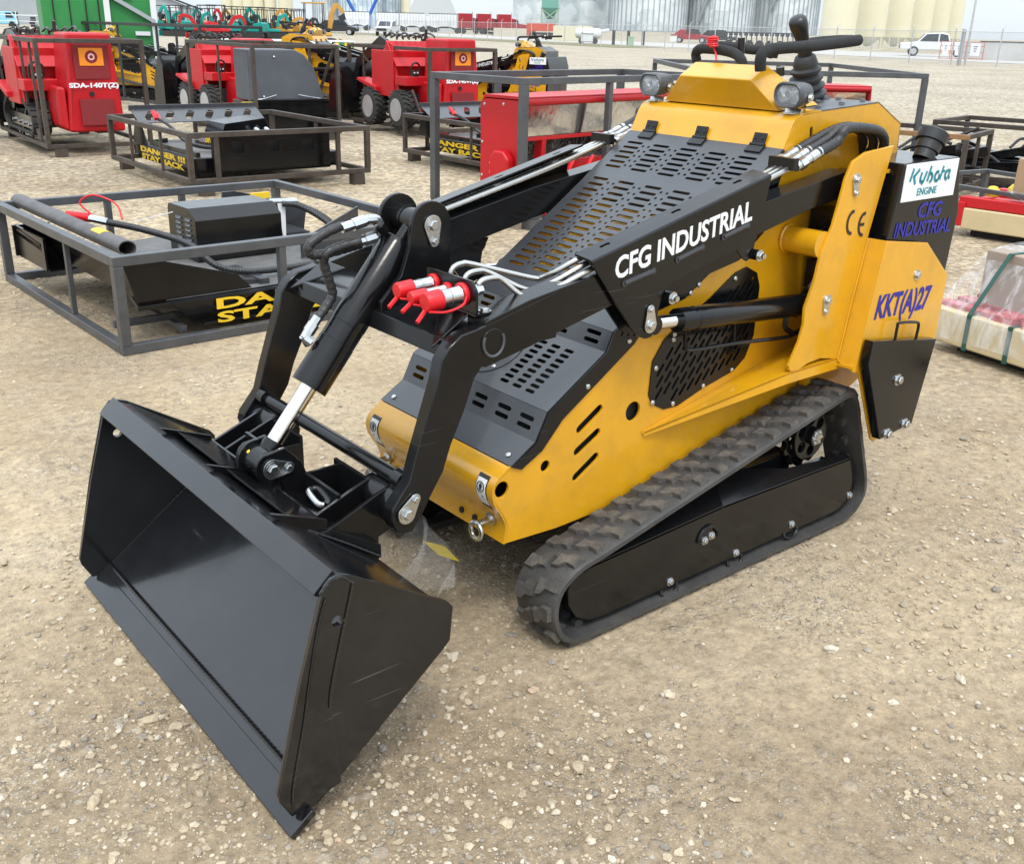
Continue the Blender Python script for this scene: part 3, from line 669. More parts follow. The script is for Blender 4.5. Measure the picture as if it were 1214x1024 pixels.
# ================================================================ rubber tracks
def track(s):
    pr = [(-.758,.12),(-.785,.045),(-.840,.009),(-1.99,.009),(-2.045,.028),(-2.085,.075),(-2.08,.13),(-1.955,.43),(-1.925,.455),(-1.885,.457),(-.915,.243),(-.838,.230),(-.775,.188)]
    # smooth resample
    pts = rnd(pr, .05, 5); P_ = [V(p) for p in pts]; n = len(P_)
    cum = [0]
    for i in range(n): cum.append(cum[-1]+(P_[(i+1) % n]-P_[i]).length)
    tot = cum[-1]
    def at(d):
        d %= tot
        for i in range(n):
            if cum[i+1] >= d: break
        t = (d-cum[i])/max(cum[i+1]-cum[i], 1e-9); a, b = P_[i], P_[(i+1) % n]; tn = (b-a).normalized(); return a.lerp(b, t), tn
    area = sum(P_[i-1].x*P_[i].y-P_[i].x*P_[i-1].y for i in range(n)); sg = 1 if area > 0 else -1
    y0, y1 = .290, .435; g = G(); m = 150; rs = []
    for k in range(m):
        p, t = at(tot*k/m); nn = V((t.y, -t.x))*sg; q = p-nn*.016; e = p-nn*.004
        rs.append([V((e.x,y0,e.y)), V((p.x,y0+.006,p.y)), V((p.x,y1-.006,p.y)), V((e.x,y1,e.y)), V((q.x,y1,q.y)), V((q.x,y0,q.y))])
    g.mat(0).rings(rs, close=True)
    L = G(); NL = 41; pit = tot/NL
    sh = {0: [(-.5,.0),(-.42,.30),(-.15,.5),(-.12,.95),(.40,.95),(.36,.5),(.14,.28),(.10,0)], 1: [(-.10,0),(-.14,.3),(-.36,.5),(-.40,.95),(.12,.95),(.15,.5),(.42,.3),(.5,0)]}
    ym = (y0+y1)/2
    for k in range(NL):
        for side_ in (0, 1):
            d0 = (k+(.5 if side_ else 0))*pit; ya, yb = (ym-.003, y0+.004) if side_ == 0 else (ym+.003, y1-.004)
            base, top = [], []
            for a, b in sh[side_]:
                p, t = at(d0+a*pit*.95); nn = V((t.y, -t.x))*sg; yy = ya+(yb-ya)*b
                base.append(V((p.x-nn.x*.002, yy, p.y-nn.y*.002)))
                p2, _ = at(d0+a*pit*.82); yy2 = ya+(yb-ya)*(.5+(b-.5)*.88)
                top.append(V((p2.x+nn.x*.012, yy2, p2.y+nn.y*.012)))
            nb = len(base); L.add(base+top, [tuple(range(nb, 2*nb))]+[(i, (i+1) % nb, nb+(i+1) % nb, nb+i) for i in range(nb)])
            # guide lug inside
        p, t = at(k*pit); nn = V((t.y, -t.x))*sg; q = p-nn*.024
        R_ = Matrix(((t.x,0,nn.x),(0,1,0),(t.y,0,nn.y)))
        L.mat(1).box((q.x, ym-.02, q.y), (pit*.35,.014,.02), R_); L.box((q.x, ym+.02, q.y), (pit*.35,.014,.02), R_); L.mat(0)
    if s < 0: g = mirror(g); L = mirror(L)
    t_ = obj('rubber_track', g, M['rubber'], LOADER, smooth=50)
    obj('tread_lug', L, [M['lug'], M['rubber']], t_, smooth=25)
    # frame
    YC = .412; fr_ = XZ(YC, [(698.6,671),(856.8,600),(1009,542.6),(1011.5,556),(1013,578),(1007,592),(995,604),(860,665),(720,729),(698.6,735),(683,732),(674,718),(673,700),(681,683)])
    g = G(); g.plate(fr_, FRY(YC-.004), .008, bev=.002)
    h_ = .035
    tp = [fr_[0], fr_[1], fr_[2]]
    g.prism([(tp[0][0]+.02,YC,tp[0][1]-.006), (tp[0][0],YC,tp[0][1]), (tp[1][0],YC,tp[1][1]), (tp[1][0]-.05,.325,tp[1][1]+.055), (tp[0][0]-.10,.325,tp[0][1]+.03)], (0,0,-.008))
    g.prism([(tp[1][0],YC,tp[1][1]), (tp[2][0],YC,tp[2][1]), (tp[2][0],.395,tp[2][1]+.008), (-1.70,.385,.25), (-1.56,.325,.265), (tp[1][0]-.05,.325,tp[1][1]+.055)], (0,0,-.008))
    g.box((-1.45,.36,.12), (1.05,.07,.16)); 
    for x in (-.93,-1.15,-1.38,-1.62,-1.85): g.cyl((x,.325,.072), (x,.395,.072), .045, 20)
    g.cyl((-.925,.31,.135), (-.925,.40,.135), .085, 28); g.cyl((-1.98,.31,.105), (-1.98,.40,.105), .07, 24)
    g.box((-1.5,.28,.2), (.6,.1,.12))
    if s < 0: g = mirror(g)
    fo = obj('track_frame', g, M['black'], t_, bev=.0015)
    mr_ = (lambda q: mirror(q)) if s < 0 else (lambda q: q)
    for p, r in (((835,640.5),0),((843,634.5),1),((872,655),2),((938,621),2),((794,689),2),((1006.5,586.5),3)):
        c = X2(*p, YC); g = G(); g.bolt((c[0],YC,c[1]), (0,1,0), .0085, .009); obj('frame_bolt', mr_(g), M['zinc'], fo)
        if r == 2: g = G(); g.tube([(c[0]+.03,YC-.003,c[1]-.018),(c[0]+.03,YC+.004,c[1]-.034),(c[0],YC+.006,c[1]-.042),(c[0]-.025,YC+.004,c[1]-.030),(c[0]-.028,YC-.003,c[1]-.012)], .005, 8); obj('roller_guard', mr_(g), M['black'], fo)
    c = X2(839,628,YC); g = G(); g.tube([(c[0]+.038*cos(t),YC+.003,c[1]-.028+.04*sin(t)) for t in [radians(a) for a in range(0,181,20)]], .005, 8, 1); obj('lifting_loop', mr_(g), M['black'], fo)
    for p in ((867.5,597),(909,578),(881,594)): c = X2(*p, YC); g = G(); g.cyl((c[0]-.02,YC-.03,c[1]-.005), (c[0]-.02,YC-.03,c[1]+.008), .009, 10); obj('frame_stud', mr_(g), M['black'], fo)
    # drive sprocket
    g = G(); c = X2(962,516,.375); r = .105; teeth = []
    for k in range(72):
        t = 2*pi*k/72; rr = r*(1.0 if (k % 6) in (0,1,2) else .86); teeth.append((c[0]+rr*cos(t), c[1]+rr*sin(t)))
    g.plate(teeth, FRY(.345), .02, [circ(c[0]+.058*cos(a), c[1]+.058*sin(a), .02, 14) for a in [k*pi/3 for k in range(6)]], bev=.002)
    g.plate(circ(c[0],c[1],.078,30), FRY(.368), .012, [circ(c[0]+.050*cos(a), c[1]+.050*sin(a), .017, 14) for a in [k*pi/3+.4 for k in range(6)]], bev=.002)
    g.cyl((c[0],.28,c[1]), (c[0],.395,c[1]), .028, 20)
    for k in range(6): a = k*pi/3; g.mat(1).bolt((c[0]+.017*cos(a),.395,c[1]+.017*sin(a)), (0,1,0), .0055, .006)
    g.mat(1).cyl((c[0],.394,c[1]), (c[0],.402,c[1]), .011, 12)
    if s < 0: g = mirror(g)
    obj('sprocket', g, [M['black'], M['zinc']], t_)
track(1); track(-1)

# ================================================================ bucket
BK = D.objects.new('bucket', None)
bo = XZ(.56, [(378,706),(383,694),(391,684),(398.5,680.3),(413.5,680),(529,711.4),(535.6,717.8),(532,757),(525,767),(488.5,812),(385,940),(375,952),(345,966),(330,950),(328,942),(353.5,812)])
SK = [(-.004,.020),(-.285,.228),(-.335,.275),(-.352,.305),(-.358,.345),(-.350,.366),(-.150,.500),(-.119,.512),(-.085,.482)]
g = G(); strip(g, SK, -.556, .556, .006)
BK = obj('bucket', g, M['bucket'], LOADER, smooth=20)
def f(g):
    hole = []
    c = X2(397,733.5,.56)
    g.plate(bo, FRY(.56), .009, [circ(c[0],c[1],.011,16)], bev=.001)
    # reinforcing strip along the front edge, inside face line weld
    st = XZ(.566, [(380,704),(392,686),(405,683),(416,690),(418,697),(404,760),(392,838),(404,925),(372,948),(345,963),(330,946),(355,812)])
    g.plate(st, FRY(.567), .005, [circ(c[0],c[1],.011,16)], bev=.001)
a_, b_ = pair('side_plate', f, M['bucket'], BK)
g = G()
wl = [by(u,v,.571) for u, v in ((379,705),(391,687),(404,683),(415,689),(417,697),(404,758),(393,815),(391,838))]
g.tube(wl, .0030, 6, 3, ridge=.35, pitch=.010); g.tube([by(u,v,.571) for u, v in ((386,709),(378,740),(368,800),(360,860),(348,930),(347,955))], .0026, 6, 3, ridge=.35)
g.tube([(x,.553,z) for x, z in ((-.03,.043),(-.285,.233),(-.332,.277),(-.345,.305))], .004, 6, 2, ridge=.2); g.tube([(x,-.553,z) for x, z in ((-.03,.043),(-.285,.233),(-.332,.277),(-.345,.305))], .004, 6, 2, ridge=.25)
g.tube([(-.046,-.555,.0655),(-.046,.0,.0655),(-.046,.555,.0655)], .0055, 6, 14, ridge=.35)
obj('weld_bead', g, M['bucket'], BK)
g = G()
u = V((-.285+.004,0,.228-.020)).normalized(); n = V((-u.z,0,u.x)); n = n if n.z > 0 else -n
o = V((.008,0,.0)); g.prism([o-V((0,.586,0)), o+V((0,.586,0)), o+u*.062+V((0,.586,0)), o+u*.062-V((0,.586,0))], n*.016)
obj('cutting_edge', g, M['bucket'], BK, bev=.003)
g = G(); o = V((-.10,-.40,.0925)); rr = [(.034,.0),(.02,.012),(.006,.014),(-.02,.02),(-.032,.012),(-.03,-.004),(-.014,-.014),(.012,-.010)]; g.add([o+u*(.09*0+b*2.2)+V((0,a,0))+n*.0012 for a, b in rr], [tuple(range(8))]); obj('rust_stain', g, paint('rust_dirt', (.075,.045,.022), .8, var=.4, scale=60), BK)
g = G(); g.prism([(-.080,-.557,.479),(-.080,.557,.479),(-.1195,.557,.5155),(-.1195,-.557,.5155)], (.007,0,.0075)); obj('lip_bar', g, M['bucket'], BK, bev=.0015)
g = G()
for y in (-.07,-.0,.33): g.tube([(-.1,y,.0825),(-.302,y-.0,.2125)], .0012, 4, 1)
obj('seam', g, M['dark'], BK)
# hitch frame on the back of the bucket
g = G()
def top(x): return .500+(x+.15)*(-(.5-.368)/(-.205))*-1 if False else .5+(x+.150)*(.132/.205)
for ya, yb in ((-.285,-.035),(-.005,.275)):
    g.prism([(-.168,ya,.499),(-.168,yb,.499),(-.247,yb,.4585),(-.247,ya,.4585)], (0,0,.006))
for y in (-.29,-.02,.28):
    g.prism([(-.128,y,.522),(-.165,y,.48),(-.252,y,.425),(-.252,y,.474)], (0,.009,0))
g.prism([(-.249,-.29,.463),(-.249,.28,.463),(-.258,.28,.39),(-.258,-.29,.39)], (-.006,0,0))
# flank plates that reach back to the arm pins
for s in (-1, 1):
    for y, zt in ((.292,.0), (.225,.004)):
        y *= s
        g.plate([(-.195,.452),(-.25,.452),(-.375,.503),(-.40,.511),(-.43,.508),(-.455,.488),(-.462,.465),(-.45,.43),(-.40,.41),(-.37,.40),(-.37,.34),(-.34,.36),(-.22,.43)], FRY(y), .009, bev=.001)
    g.cyl((-.415,s*.20,.470), (-.415,s*.325,.470), .036, 24); g.cyl((-.415,s*.23,.470), (-.415,s*.29,.470), .043, 24)
    # pocket box
    y0, y1 = sorted((s*.08, s*.225))
    g.box((-.318,(y0+y1)/2,.44), (.008,y1-y0,.095)); g.box((-.392,(y0+y1)/2,.455), (.008,y1-y0,.10)); g.box((-.355,y0 if s > 0 else y1,.44), (.075,.008,.095))
    g.box((-.355,(y0+y1)/2,.39), (.08,y1-y0,.008))
for s in (-1, 1):
    g.plate([(LP[0]+.04*cos(t),LP[1]+.04*sin(t)) for t in [radians(a) for a in range(60,-121,-20)]]+[(-.29,.40),(-.34,.38),(-.345,.44),(-.325,.50),(-.285,.545)], FRY(s*.045), .012, bev=.002)
# lower flange out to the right and left with weld
g.prism([(-.205,.28,.478),(-.205,-.29,.478),(-.355,-.33,.40),(-.375,.0,.40),(-.355,.33,.40)], (0,0,-.03))
g.tube([(-.205,.285,.463),(-.28,.31,.42),(-.35,.335,.376)], .0045, 6, 3, ridge=.25)
hf = obj('hitch_frame', g, M['black'], BK, bev=.0015)
g = G(); keeper(g, LP, (LP[0]-.038,LP[1]-.004), .0515, 1.15); obj('pin_keeper', g, M['zinc'], hf)
g = G(); g.tube([(-.312,.110,.458),(-.303,.118,.456),(-.303,.155,.444),(-.312,.165,.440)], .008, 10, 4)
for k in range(7): g.cyl((-.30,-.03,.50+k*.0035), (-.302,-.03,.502+k*.0035), .012 if k % 2 else .008, 10)
obj('latch_pin', g, M['zinc'], hf)

# clear bag with a yellow card, hanging under the nose behind the bucket
tb = thing('plastic_bag', 'crumpled clear plastic bag with a yellow card under the nose behind the bucket', 'bag', (-.57,.16,0))
g = G(); n = 12; random.seed(8)
vs = []
for i in range(n+1):
    for j in range(n+1):
        a = j/n; b = i/n; w = .03+.06*b; vs.append(V((.05*math.sin(a*9+b*5)*b-.06*b*(a-.3), (a-.5)*2*w+.02*math.sin(b*7+a*11), .33-.19*b+.015*math.sin(a*13+b*4))))
g.add(vs, [(i*(n+1)+j, i*(n+1)+j+1, (i+1)*(n+1)+j+1, (i+1)*(n+1)+j) for i in range(n) for j in range(n)]); M['bag'] = glass('clear_bag', (.9,.92,.93), .12, .15); M['bag'].node_tree.nodes['Principled BSDF'].inputs['Transmission Weight'].default_value = 0
bg_ = obj('film', g, M['bag'], tb, smooth=80); sb = bg_.modifiers.new('s', 'SUBSURF'); sb.levels = sb.render_levels = 2
g = G(); g.prism([(-.04,-.05,.235),(-.03,.03,.235),(-.09,.035,.20),(-.10,-.04,.205)], (0,0,.002)); obj('card', g, paint('yellow_card', (.5,.38,.02), .5), tb)
# ================================================================ ground
def ground_mat():
    m, nt, b = newmat('gravel_ground'); L = nt.links.new
    tc = N(nt, 'ShaderNodeTexCoord').outputs['Object']
    def noise(s, d=6, r=.6): n = N(nt, 'ShaderNodeTexNoise', i_Scale=s, i_Detail=d, i_Roughness=r); L(tc, n.inputs['Vector']); return n.outputs['Fac']
    def mix(f, a, b_, mode='MIX'):
        x = N(nt, 'ShaderNodeMix', data_type='RGBA', blend_type=mode)
        for i, v in (('Factor', f), (6, a), (7, b_)):
            if isinstance(v, (int, float)): x.inputs[i].default_value = v
            elif isinstance(v, tuple): x.inputs[i].default_value = (*v, 1)
            else: L(v, x.inputs[i])
        return x.outputs[2]
    base = ramp(nt, noise(.55, 8, .62), [(.30, (.30,.243,.168)), (.5, (.405,.335,.243)), (.7, (.50,.43,.325))]).outputs[0]
    fine = ramp(nt, noise(38, 8, .75), [(.28, (.42,.39,.36)), (.45, (.92,.92,.92)), (.58, (1.1,1.09,1.07)), (.75, (1.5,1.48,1.42))]).outputs[0]
    col = mix(.85, base, fine, 'MULTIPLY')
    sand = ramp(nt, noise(1.7, 5), [(.40, (0,0,0)), (.54, (1,1,1))]).outputs[0]
    # three sizes of stones pressed into the dirt
    hs = []
    for sc, thr, k in ((21, .40, .55), (52, .34, 1.0), (105, .38, .95), (200, .42, .8)):
        v = N(nt, 'ShaderNodeTexVoronoi', i_Scale=sc, i_Randomness=1.0); L(tc, v.inputs['Vector'])
        sel = N(nt, 'ShaderNodeSeparateColor'); L(v.outputs['Color'], sel.inputs[0])
        on = ramp(nt, sel.outputs[0], [(.55 if sc < 30 else .40 if sc < 60 else .2, (0,0,0)), (.6 if sc < 30 else .44 if sc < 60 else .25, (1,1,1))]).outputs[0]
        dm = ramp(nt, v.outputs['Distance'], [(thr*.7, (1,1,1)), (thr, (0,0,0))]).outputs[0]
        msk = mix(1.0, on, dm, 'MULTIPLY'); msk = mix(sand, msk, mix(1.0, msk, (.18,.18,.18), 'MULTIPLY'))
        sc_ = ramp(nt, sel.outputs[1], [(0, (.22,.2,.18)), (.3, (.36,.33,.28)), (.6, (.47,.42,.35)), (.85, (.62,.59,.54)), (1, (.3,.27,.25))]).outputs[0]
        f = mix(1.0, msk, (k, k, k), 'MULTIPLY'); col = mix(f, col, sc_); hs.append((msk, sc))
    pat = ramp(nt, noise(.12, 4), [(.4, (.86,.85,.84)), (.62, (1.08,1.07,1.05))]).outputs[0]
    col = mix(1.0, col, pat, 'MULTIPLY')
    grit = ramp(nt, noise(17, 9, .82), [(.36, (.62,.60,.57)), (.5, (1,1,1)), (.64, (1.3,1.29,1.26))]).outputs[0]; col = mix(.75, col, grit, 'MULTIPLY')
    wv = N(nt, 'ShaderNodeTexWave', i_Scale=.42, i_Distortion=6.0, i_Detail=3, wave_type='BANDS', bands_direction='DIAGONAL'); L(tc, wv.inputs['Vector']); wv.inputs['Detail Scale'].default_value = .6
    wr = ramp(nt, wv.outputs['Fac'], [(.0, (.90,.885,.87)), (.35, (1,1,1)), (1, (1.03,1.03,1.02))]).outputs[0]; col = mix(.8, col, wr, 'MULTIPLY')
    # ground colour turns paler and greyer with distance from the origin
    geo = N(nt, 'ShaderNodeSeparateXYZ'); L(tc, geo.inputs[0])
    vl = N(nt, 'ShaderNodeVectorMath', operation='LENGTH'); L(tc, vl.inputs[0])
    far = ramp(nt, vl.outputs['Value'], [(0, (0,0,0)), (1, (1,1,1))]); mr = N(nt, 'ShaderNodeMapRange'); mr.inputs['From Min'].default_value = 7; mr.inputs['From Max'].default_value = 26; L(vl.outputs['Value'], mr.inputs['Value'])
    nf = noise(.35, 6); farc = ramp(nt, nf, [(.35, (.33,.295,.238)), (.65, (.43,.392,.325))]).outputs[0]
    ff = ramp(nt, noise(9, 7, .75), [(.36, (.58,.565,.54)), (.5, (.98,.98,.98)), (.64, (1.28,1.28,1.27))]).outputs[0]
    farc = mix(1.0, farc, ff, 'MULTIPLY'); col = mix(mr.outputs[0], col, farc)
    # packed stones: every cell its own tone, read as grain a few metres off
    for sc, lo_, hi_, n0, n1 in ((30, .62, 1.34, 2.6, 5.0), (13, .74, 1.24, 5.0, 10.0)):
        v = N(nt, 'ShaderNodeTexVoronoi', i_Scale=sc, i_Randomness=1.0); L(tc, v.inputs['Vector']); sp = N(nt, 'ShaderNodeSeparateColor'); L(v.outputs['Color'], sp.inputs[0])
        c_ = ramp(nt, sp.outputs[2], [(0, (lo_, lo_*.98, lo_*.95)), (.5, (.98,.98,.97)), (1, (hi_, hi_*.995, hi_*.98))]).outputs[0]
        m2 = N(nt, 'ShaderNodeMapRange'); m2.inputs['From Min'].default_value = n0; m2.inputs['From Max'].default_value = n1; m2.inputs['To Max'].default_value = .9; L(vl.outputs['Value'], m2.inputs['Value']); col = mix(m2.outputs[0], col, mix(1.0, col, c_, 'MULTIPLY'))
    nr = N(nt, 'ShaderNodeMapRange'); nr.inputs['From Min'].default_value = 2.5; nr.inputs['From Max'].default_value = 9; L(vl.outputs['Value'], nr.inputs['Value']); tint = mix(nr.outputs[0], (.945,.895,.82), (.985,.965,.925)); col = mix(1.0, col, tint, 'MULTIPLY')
    L(col, b.inputs['Base Color']); b.inputs['Roughness'].default_value = .92; b.inputs['Specular IOR Level'].default_value = .25
    # bump
    add = None
    for src, w_ in ((noise(5, 4), 2.2), (noise(60, 8, .7), 1.0), (hs[0][0], .8), (hs[1][0], .5), (hs[2][0], .25)):
        mu = N(nt, 'ShaderNodeMath', operation='MULTIPLY'); L(src, mu.inputs[0]); mu.inputs[1].default_value = w_
        if add is None: add = mu.outputs[0]
        else: a2 = N(nt, 'ShaderNodeMath', operation='ADD'); L(add, a2.inputs[0]); L(mu.outputs[0], a2.inputs[1]); add = a2.outputs[0]
    bu = N(nt, 'ShaderNodeBump', i_Strength=.85, i_Distance=.012); L(add, bu.inputs['Height']); L(bu.outputs[0], b.inputs['Normal'])
    return m
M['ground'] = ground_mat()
import numpy as np
def grid_ground():
    # dense patch near the camera with gentle relief, merged with the plain out to the horizon
    rs = np.random.RandomState(4)
    xs = np.concatenate([[-4000,-1500,-500,-150,-60,-30,-15], np.arange(-10, 2.6, .09), [4,10,60]])
    ys = np.concatenate([[-4000,-1500,-500,-150,-60,-30,-16], np.arange(-11, 2.6, .09), [4,10,60]])
    X, Y = np.meshgrid(xs, ys, indexing='ij')
    def wn(s, a):
        z = 0
        for k in range(14):
            th = rs.rand()*6.28; z = z+np.sin((X*math.cos(th)+Y*math.sin(th))*s*(.6+rs.rand())+rs.rand()*6.28)
        return z/14*a
    Z = wn(1.1, .016)+wn(4, .009)+wn(11, .004)
    edge = np.clip(1-np.maximum(np.abs(X+3.7)/6.3, np.abs(Y+4.2)/6.8), 0, .1)/.1
    # flat pads under the loader and the crates so that everything rests on the ground
    for (cx, cy, hx, hy) in ((-1.4,0,.95,.5), (0.02,0,.14,.66), (-1.66,-3.4,1.0,1.0), (-3.7,-7.6,1.0,1.15), (-6.8,-7,1.1,1.0), (-5.5,-4.4,1.4,.6)):
        d = np.maximum(np.abs(X-cx)-hx, np.abs(Y-cy)-hy); edge = edge*np.clip(d/.35, 0, 1)
    Z = Z*edge - .0*edge
    nx, ny = len(xs), len(ys); v = np.stack([X, Y, Z], -1).reshape(-1, 3)
    i, j = np.meshgrid(np.arange(nx-1), np.arange(ny-1), indexing='ij'); a = (i*ny+j).ravel()
    f = np.stack([a, a+ny, a+ny+1, a+1], -1)
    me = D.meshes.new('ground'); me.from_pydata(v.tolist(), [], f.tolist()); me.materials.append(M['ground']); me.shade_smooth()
    o = D.objects.new('ground', me); COL.objects.link(o); o['kind'] = 'structure'
    return xs, ys, Z
gxs, gys, gZ = grid_ground()
def pebbles(n, seed, smin, smax, rmax, name, lvl):
    rs = np.random.RandomState(seed)
    t = (1+5**.5)/2
    iv = np.array([(-1,t,0),(1,t,0),(-1,-t,0),(1,-t,0),(0,-1,t),(0,1,t),(0,-1,-t),(0,1,-t),(t,0,-1),(t,0,1),(-t,0,-1),(-t,0,1)])/math.sqrt(1+t*t)
    fc = [(0,11,5),(0,5,1),(0,1,7),(0,7,10),(0,10,11),(1,5,9),(5,11,4),(11,10,2),(10,7,6),(7,1,8),(3,9,4),(3,4,2),(3,2,6),(3,6,8),(3,8,9),(4,9,5),(2,4,11),(6,2,10),(8,6,7),(9,8,1)]
    if lvl:
        iv = iv.tolist(); cache = {}; nf = []
        def mid(a, b):
            k = (min(a,b), max(a,b))
            if k not in cache: p = np.array(iv[a])+np.array(iv[b]); iv.append((p/np.linalg.norm(p)).tolist()); cache[k] = len(iv)-1
            return cache[k]
        for a, b, c in fc: x, y, z = mid(a,b), mid(b,c), mid(c,a); nf += [(a,x,z),(b,y,x),(c,z,y),(x,y,z)]
        fc = nf; iv = np.array(iv)
    fc = np.array(fc); k = len(iv)
    # fan in front of the viewpoint, denser near it, with a margin to both sides
    r = 1.0+(rmax-1.0)*rs.rand(n)**1.35; base = math.atan2(-1.98-.6, -.66-1.5)
    th = base+(rs.rand(n)-.5)*radians(88)
    cx = CAM.x+r*np.cos(th); cy = CAM.y+r*np.sin(th)
    # clusters
    cl = (np.sin(cx*2.1+1)*np.sin(cy*1.7+.4)+np.sin(cx*5.3-cy*3.1)*.6+np.sin(cx*.9+cy*1.3+2)*.7)
    keep = rs.rand(n) < np.clip(.42+.5*cl, .05, 1); cx, cy, r = cx[keep], cy[keep], r[keep]; n = len(cx)
    inbox = ((cx < -.80) & (cx > -2.1) & (np.abs(cy) > .28) & (np.abs(cy) < .44)); cx = np.where(inbox, 99, cx)
    s = smin*(smax/smin)**(rs.rand(n)**2.9); s = s*(1+.03*r)
    sc = np.stack([s*(.8+.5*rs.rand(n)), s*(.65+.4*rs.rand(n)), s*(.4+.3*rs.rand(n))], -1)
    ang = rs.rand(n)*6.28; ca, sa = np.cos(ang), np.sin(ang)
    P_ = iv[None]*(1+(rs.rand(n, k)-.5)*.55)[..., None]*sc[:, None]
    x = P_[...,0]*ca[:,None]-P_[...,1]*sa[:,None]; y = P_[...,0]*sa[:,None]+P_[...,1]*ca[:,None]; z = P_[...,2]
    gx = np.clip(np.searchsorted(gxs, cx)-1, 0, len(gxs)-2); gy = np.clip(np.searchsorted(gys, cy)-1, 0, len(gys)-2); hz = gZ[gx, gy]
    v = np.stack([x+cx[:,None], y+cy[:,None], z+(sc[:,2]*.35+hz)[:,None]], -1).reshape(-1,3)
    f = (fc[None]+(np.arange(n)*k)[:,None,None]).reshape(-1,3)
    me = D.meshes.new(name); me.vertices.add(len(v)); me.vertices.foreach_set('co', v.ravel()); me.loops.add(f.size); me.loops.foreach_set('vertex_index', f.ravel().astype(np.int32))
    me.polygons.add(len(f)); me.polygons.foreach_set('loop_start', (np.arange(len(f))*3).astype(np.int32)); me.update(calc_edges=True)
    me.shade_flat()
    me.materials.append(M['pebble']); o = D.objects.new(name, me); COL.objects.link(o); o['kind'] = 'stuff'; o['label'] = 'loose pale gravel stones scattered over the tan dirt' ; o['category'] = 'gravel'
def pebble_mat():
    m, nt, b = newmat('pebble'); L = nt.links.new; g_ = N(nt, 'ShaderNodeNewGeometry')
    r = ramp(nt, g_.outputs['Random Per Island'], [(0, (.21,.19,.16)), (.10, (.32,.27,.20)), (.4, (.41,.335,.23)), (.7, (.47,.395,.28)), (.90, (.54,.49,.40)), (.98, (.28,.25,.22)), (1, (.45,.33,.22))])
    tc = N(nt, 'ShaderNodeTexCoord'); n = N(nt, 'ShaderNodeTexNoise', i_Scale=160, i_Detail=4); L(tc.outputs['Object'], n.inputs['Vector'])
    rr = ramp(nt, n.outputs['Fac'], [(.3, (.78,.76,.74)), (.7, (1.15,1.13,1.1))]); x = N(nt, 'ShaderNodeMix', data_type='RGBA', blend_type='MULTIPLY'); x.inputs['Factor'].default_value = 1
    L(r.outputs[0], x.inputs[6]); L(rr.outputs[0], x.inputs[7]); L(x.outputs[2], b.inputs['Base Color']); b.inputs['Roughness'].default_value = .85
    bu = N(nt, 'ShaderNodeBump', i_Strength=.3, i_Distance=.003); L(n.outputs['Fac'], bu.inputs['Height']); L(bu.outputs[0], b.inputs['Normal']); return m
M['pebble'] = pebble_mat()
pebbles(95000, 5, .0018, .0095, 9.5, 'gravel', 0)
pebbles(1700, 6, .006, .0165, 6.5, 'gravel_stones', 1)
# ================================================================ shipping cages and what stands in them
PI = math.pi
def at(u, v): return bp(u, v, z=0)
def gd0(u, d): return at(u, 17+.026*u+FPX*CAM.z/d)
M['darksteel'] = paint('black_steel_tube', (.03,.03,.031), .5, var=.2)
def cage(label, x, y, rz, L, W, H, z0, mat, posts, name='shipping_cage', t=.045, feet=True, group='steel shipping cages', braces=()):
    "open steel cage: rails and every post a part. local x along the near side, local y to the back"
    r = thing(name, label, 'cage', (x, y, 0), rz, group)
    for z in (z0+t/2, z0+H-t/2):
        for a, b in (((0,0),(L,0)), ((L,0),(L,W)), ((L,W),(0,W)), ((0,W),(0,0))):
            d = V((b[0]-a[0], b[1]-a[1], 0)).normalized()*t/2
            g = G(); g.bar(V((*a, z))+d*(1 if a[0] == b[0] else -1), V((*b, z))-d*(1 if a[0] == b[0] else -1), t, t); obj('rail', g, mat, r, bev=.004)
    for px, py, w in posts:
        g = G(); g.bar((px,py,z0+t), (px,py,z0+H-t), w, w*.9, up=(1,0,0)); obj('post', g, mat, r, bev=.003)
    for a, b in braces:
        g = G(); g.bar(a, b, .03, .03); obj('brace', g, mat, r)
    if feet and z0 > .03:
        for px in (.12, L-.12):
            for py in (0, W):
                g = G(); g.box((px,py,z0/2), (.12,.09,z0)); obj('foot', g, mat, r)
    return r
def stdposts(L, W, w=.045, na=(), nb=(), nc=(), nd=()):
    p = [(0,0,w),(L,0,w),(0,W,w),(L,W,w)]
    return p+[(L*a,0,w*.8) for a in na]+[(0,W*b,w*.55) for b in nb]+[(L*a,W,w*.8) for a in nc]+[(L,W*b,w*.7) for b in nd]
AX, AY, ARZ, AL, AW, AH = -.803, -2.55, 3.164, 1.713, 1.749, .45
CA = cage('nearest dark grey steel cage on the gravel left of the loader', AX, AY, ARZ, AL, AW, AH, 0, M['gsteel'],
     stdposts(AL, AW, .05, na=(.47,), nb=(.38,), nc=(.35,.62)), feet=False)
BX, BY, BRZ, BL, BW, BH = -2.85, -6.65, 3.125, 1.733, 2.015, .431
CB = cage('weathered low cage in the middle distance holding the brush cutter marked BRUSH', BX, BY, BRZ, BL, BW, BH, .10, M['rsteel'],
     stdposts(BL, BW, .05, na=(.14,.82), nb=(.33,.72), nc=(.5,), nd=(.5,)))
CF = cage('low weathered cage behind the red sweeper holding a brush cutter', -5.81, -6.09, 3.129, 1.75, 1.773, .416, .10, M['rsteel'],
     stdposts(1.75, 1.773, .045, nb=(.3,.68), na=(.3,.7)))
CC = cage('tall brown cage around the red tracked loader at the left edge', -2.62, -9.9, 3.084, 1.086, 2.4, 1.112, .09, M['rsteel'],
     stdposts(1.086, 2.4, .05, nb=(.12,.30,.55,.8)), braces=(((0,.3,.14),(0,.75,.5)), ((0,.75,.5),(0,1.2,.14))))
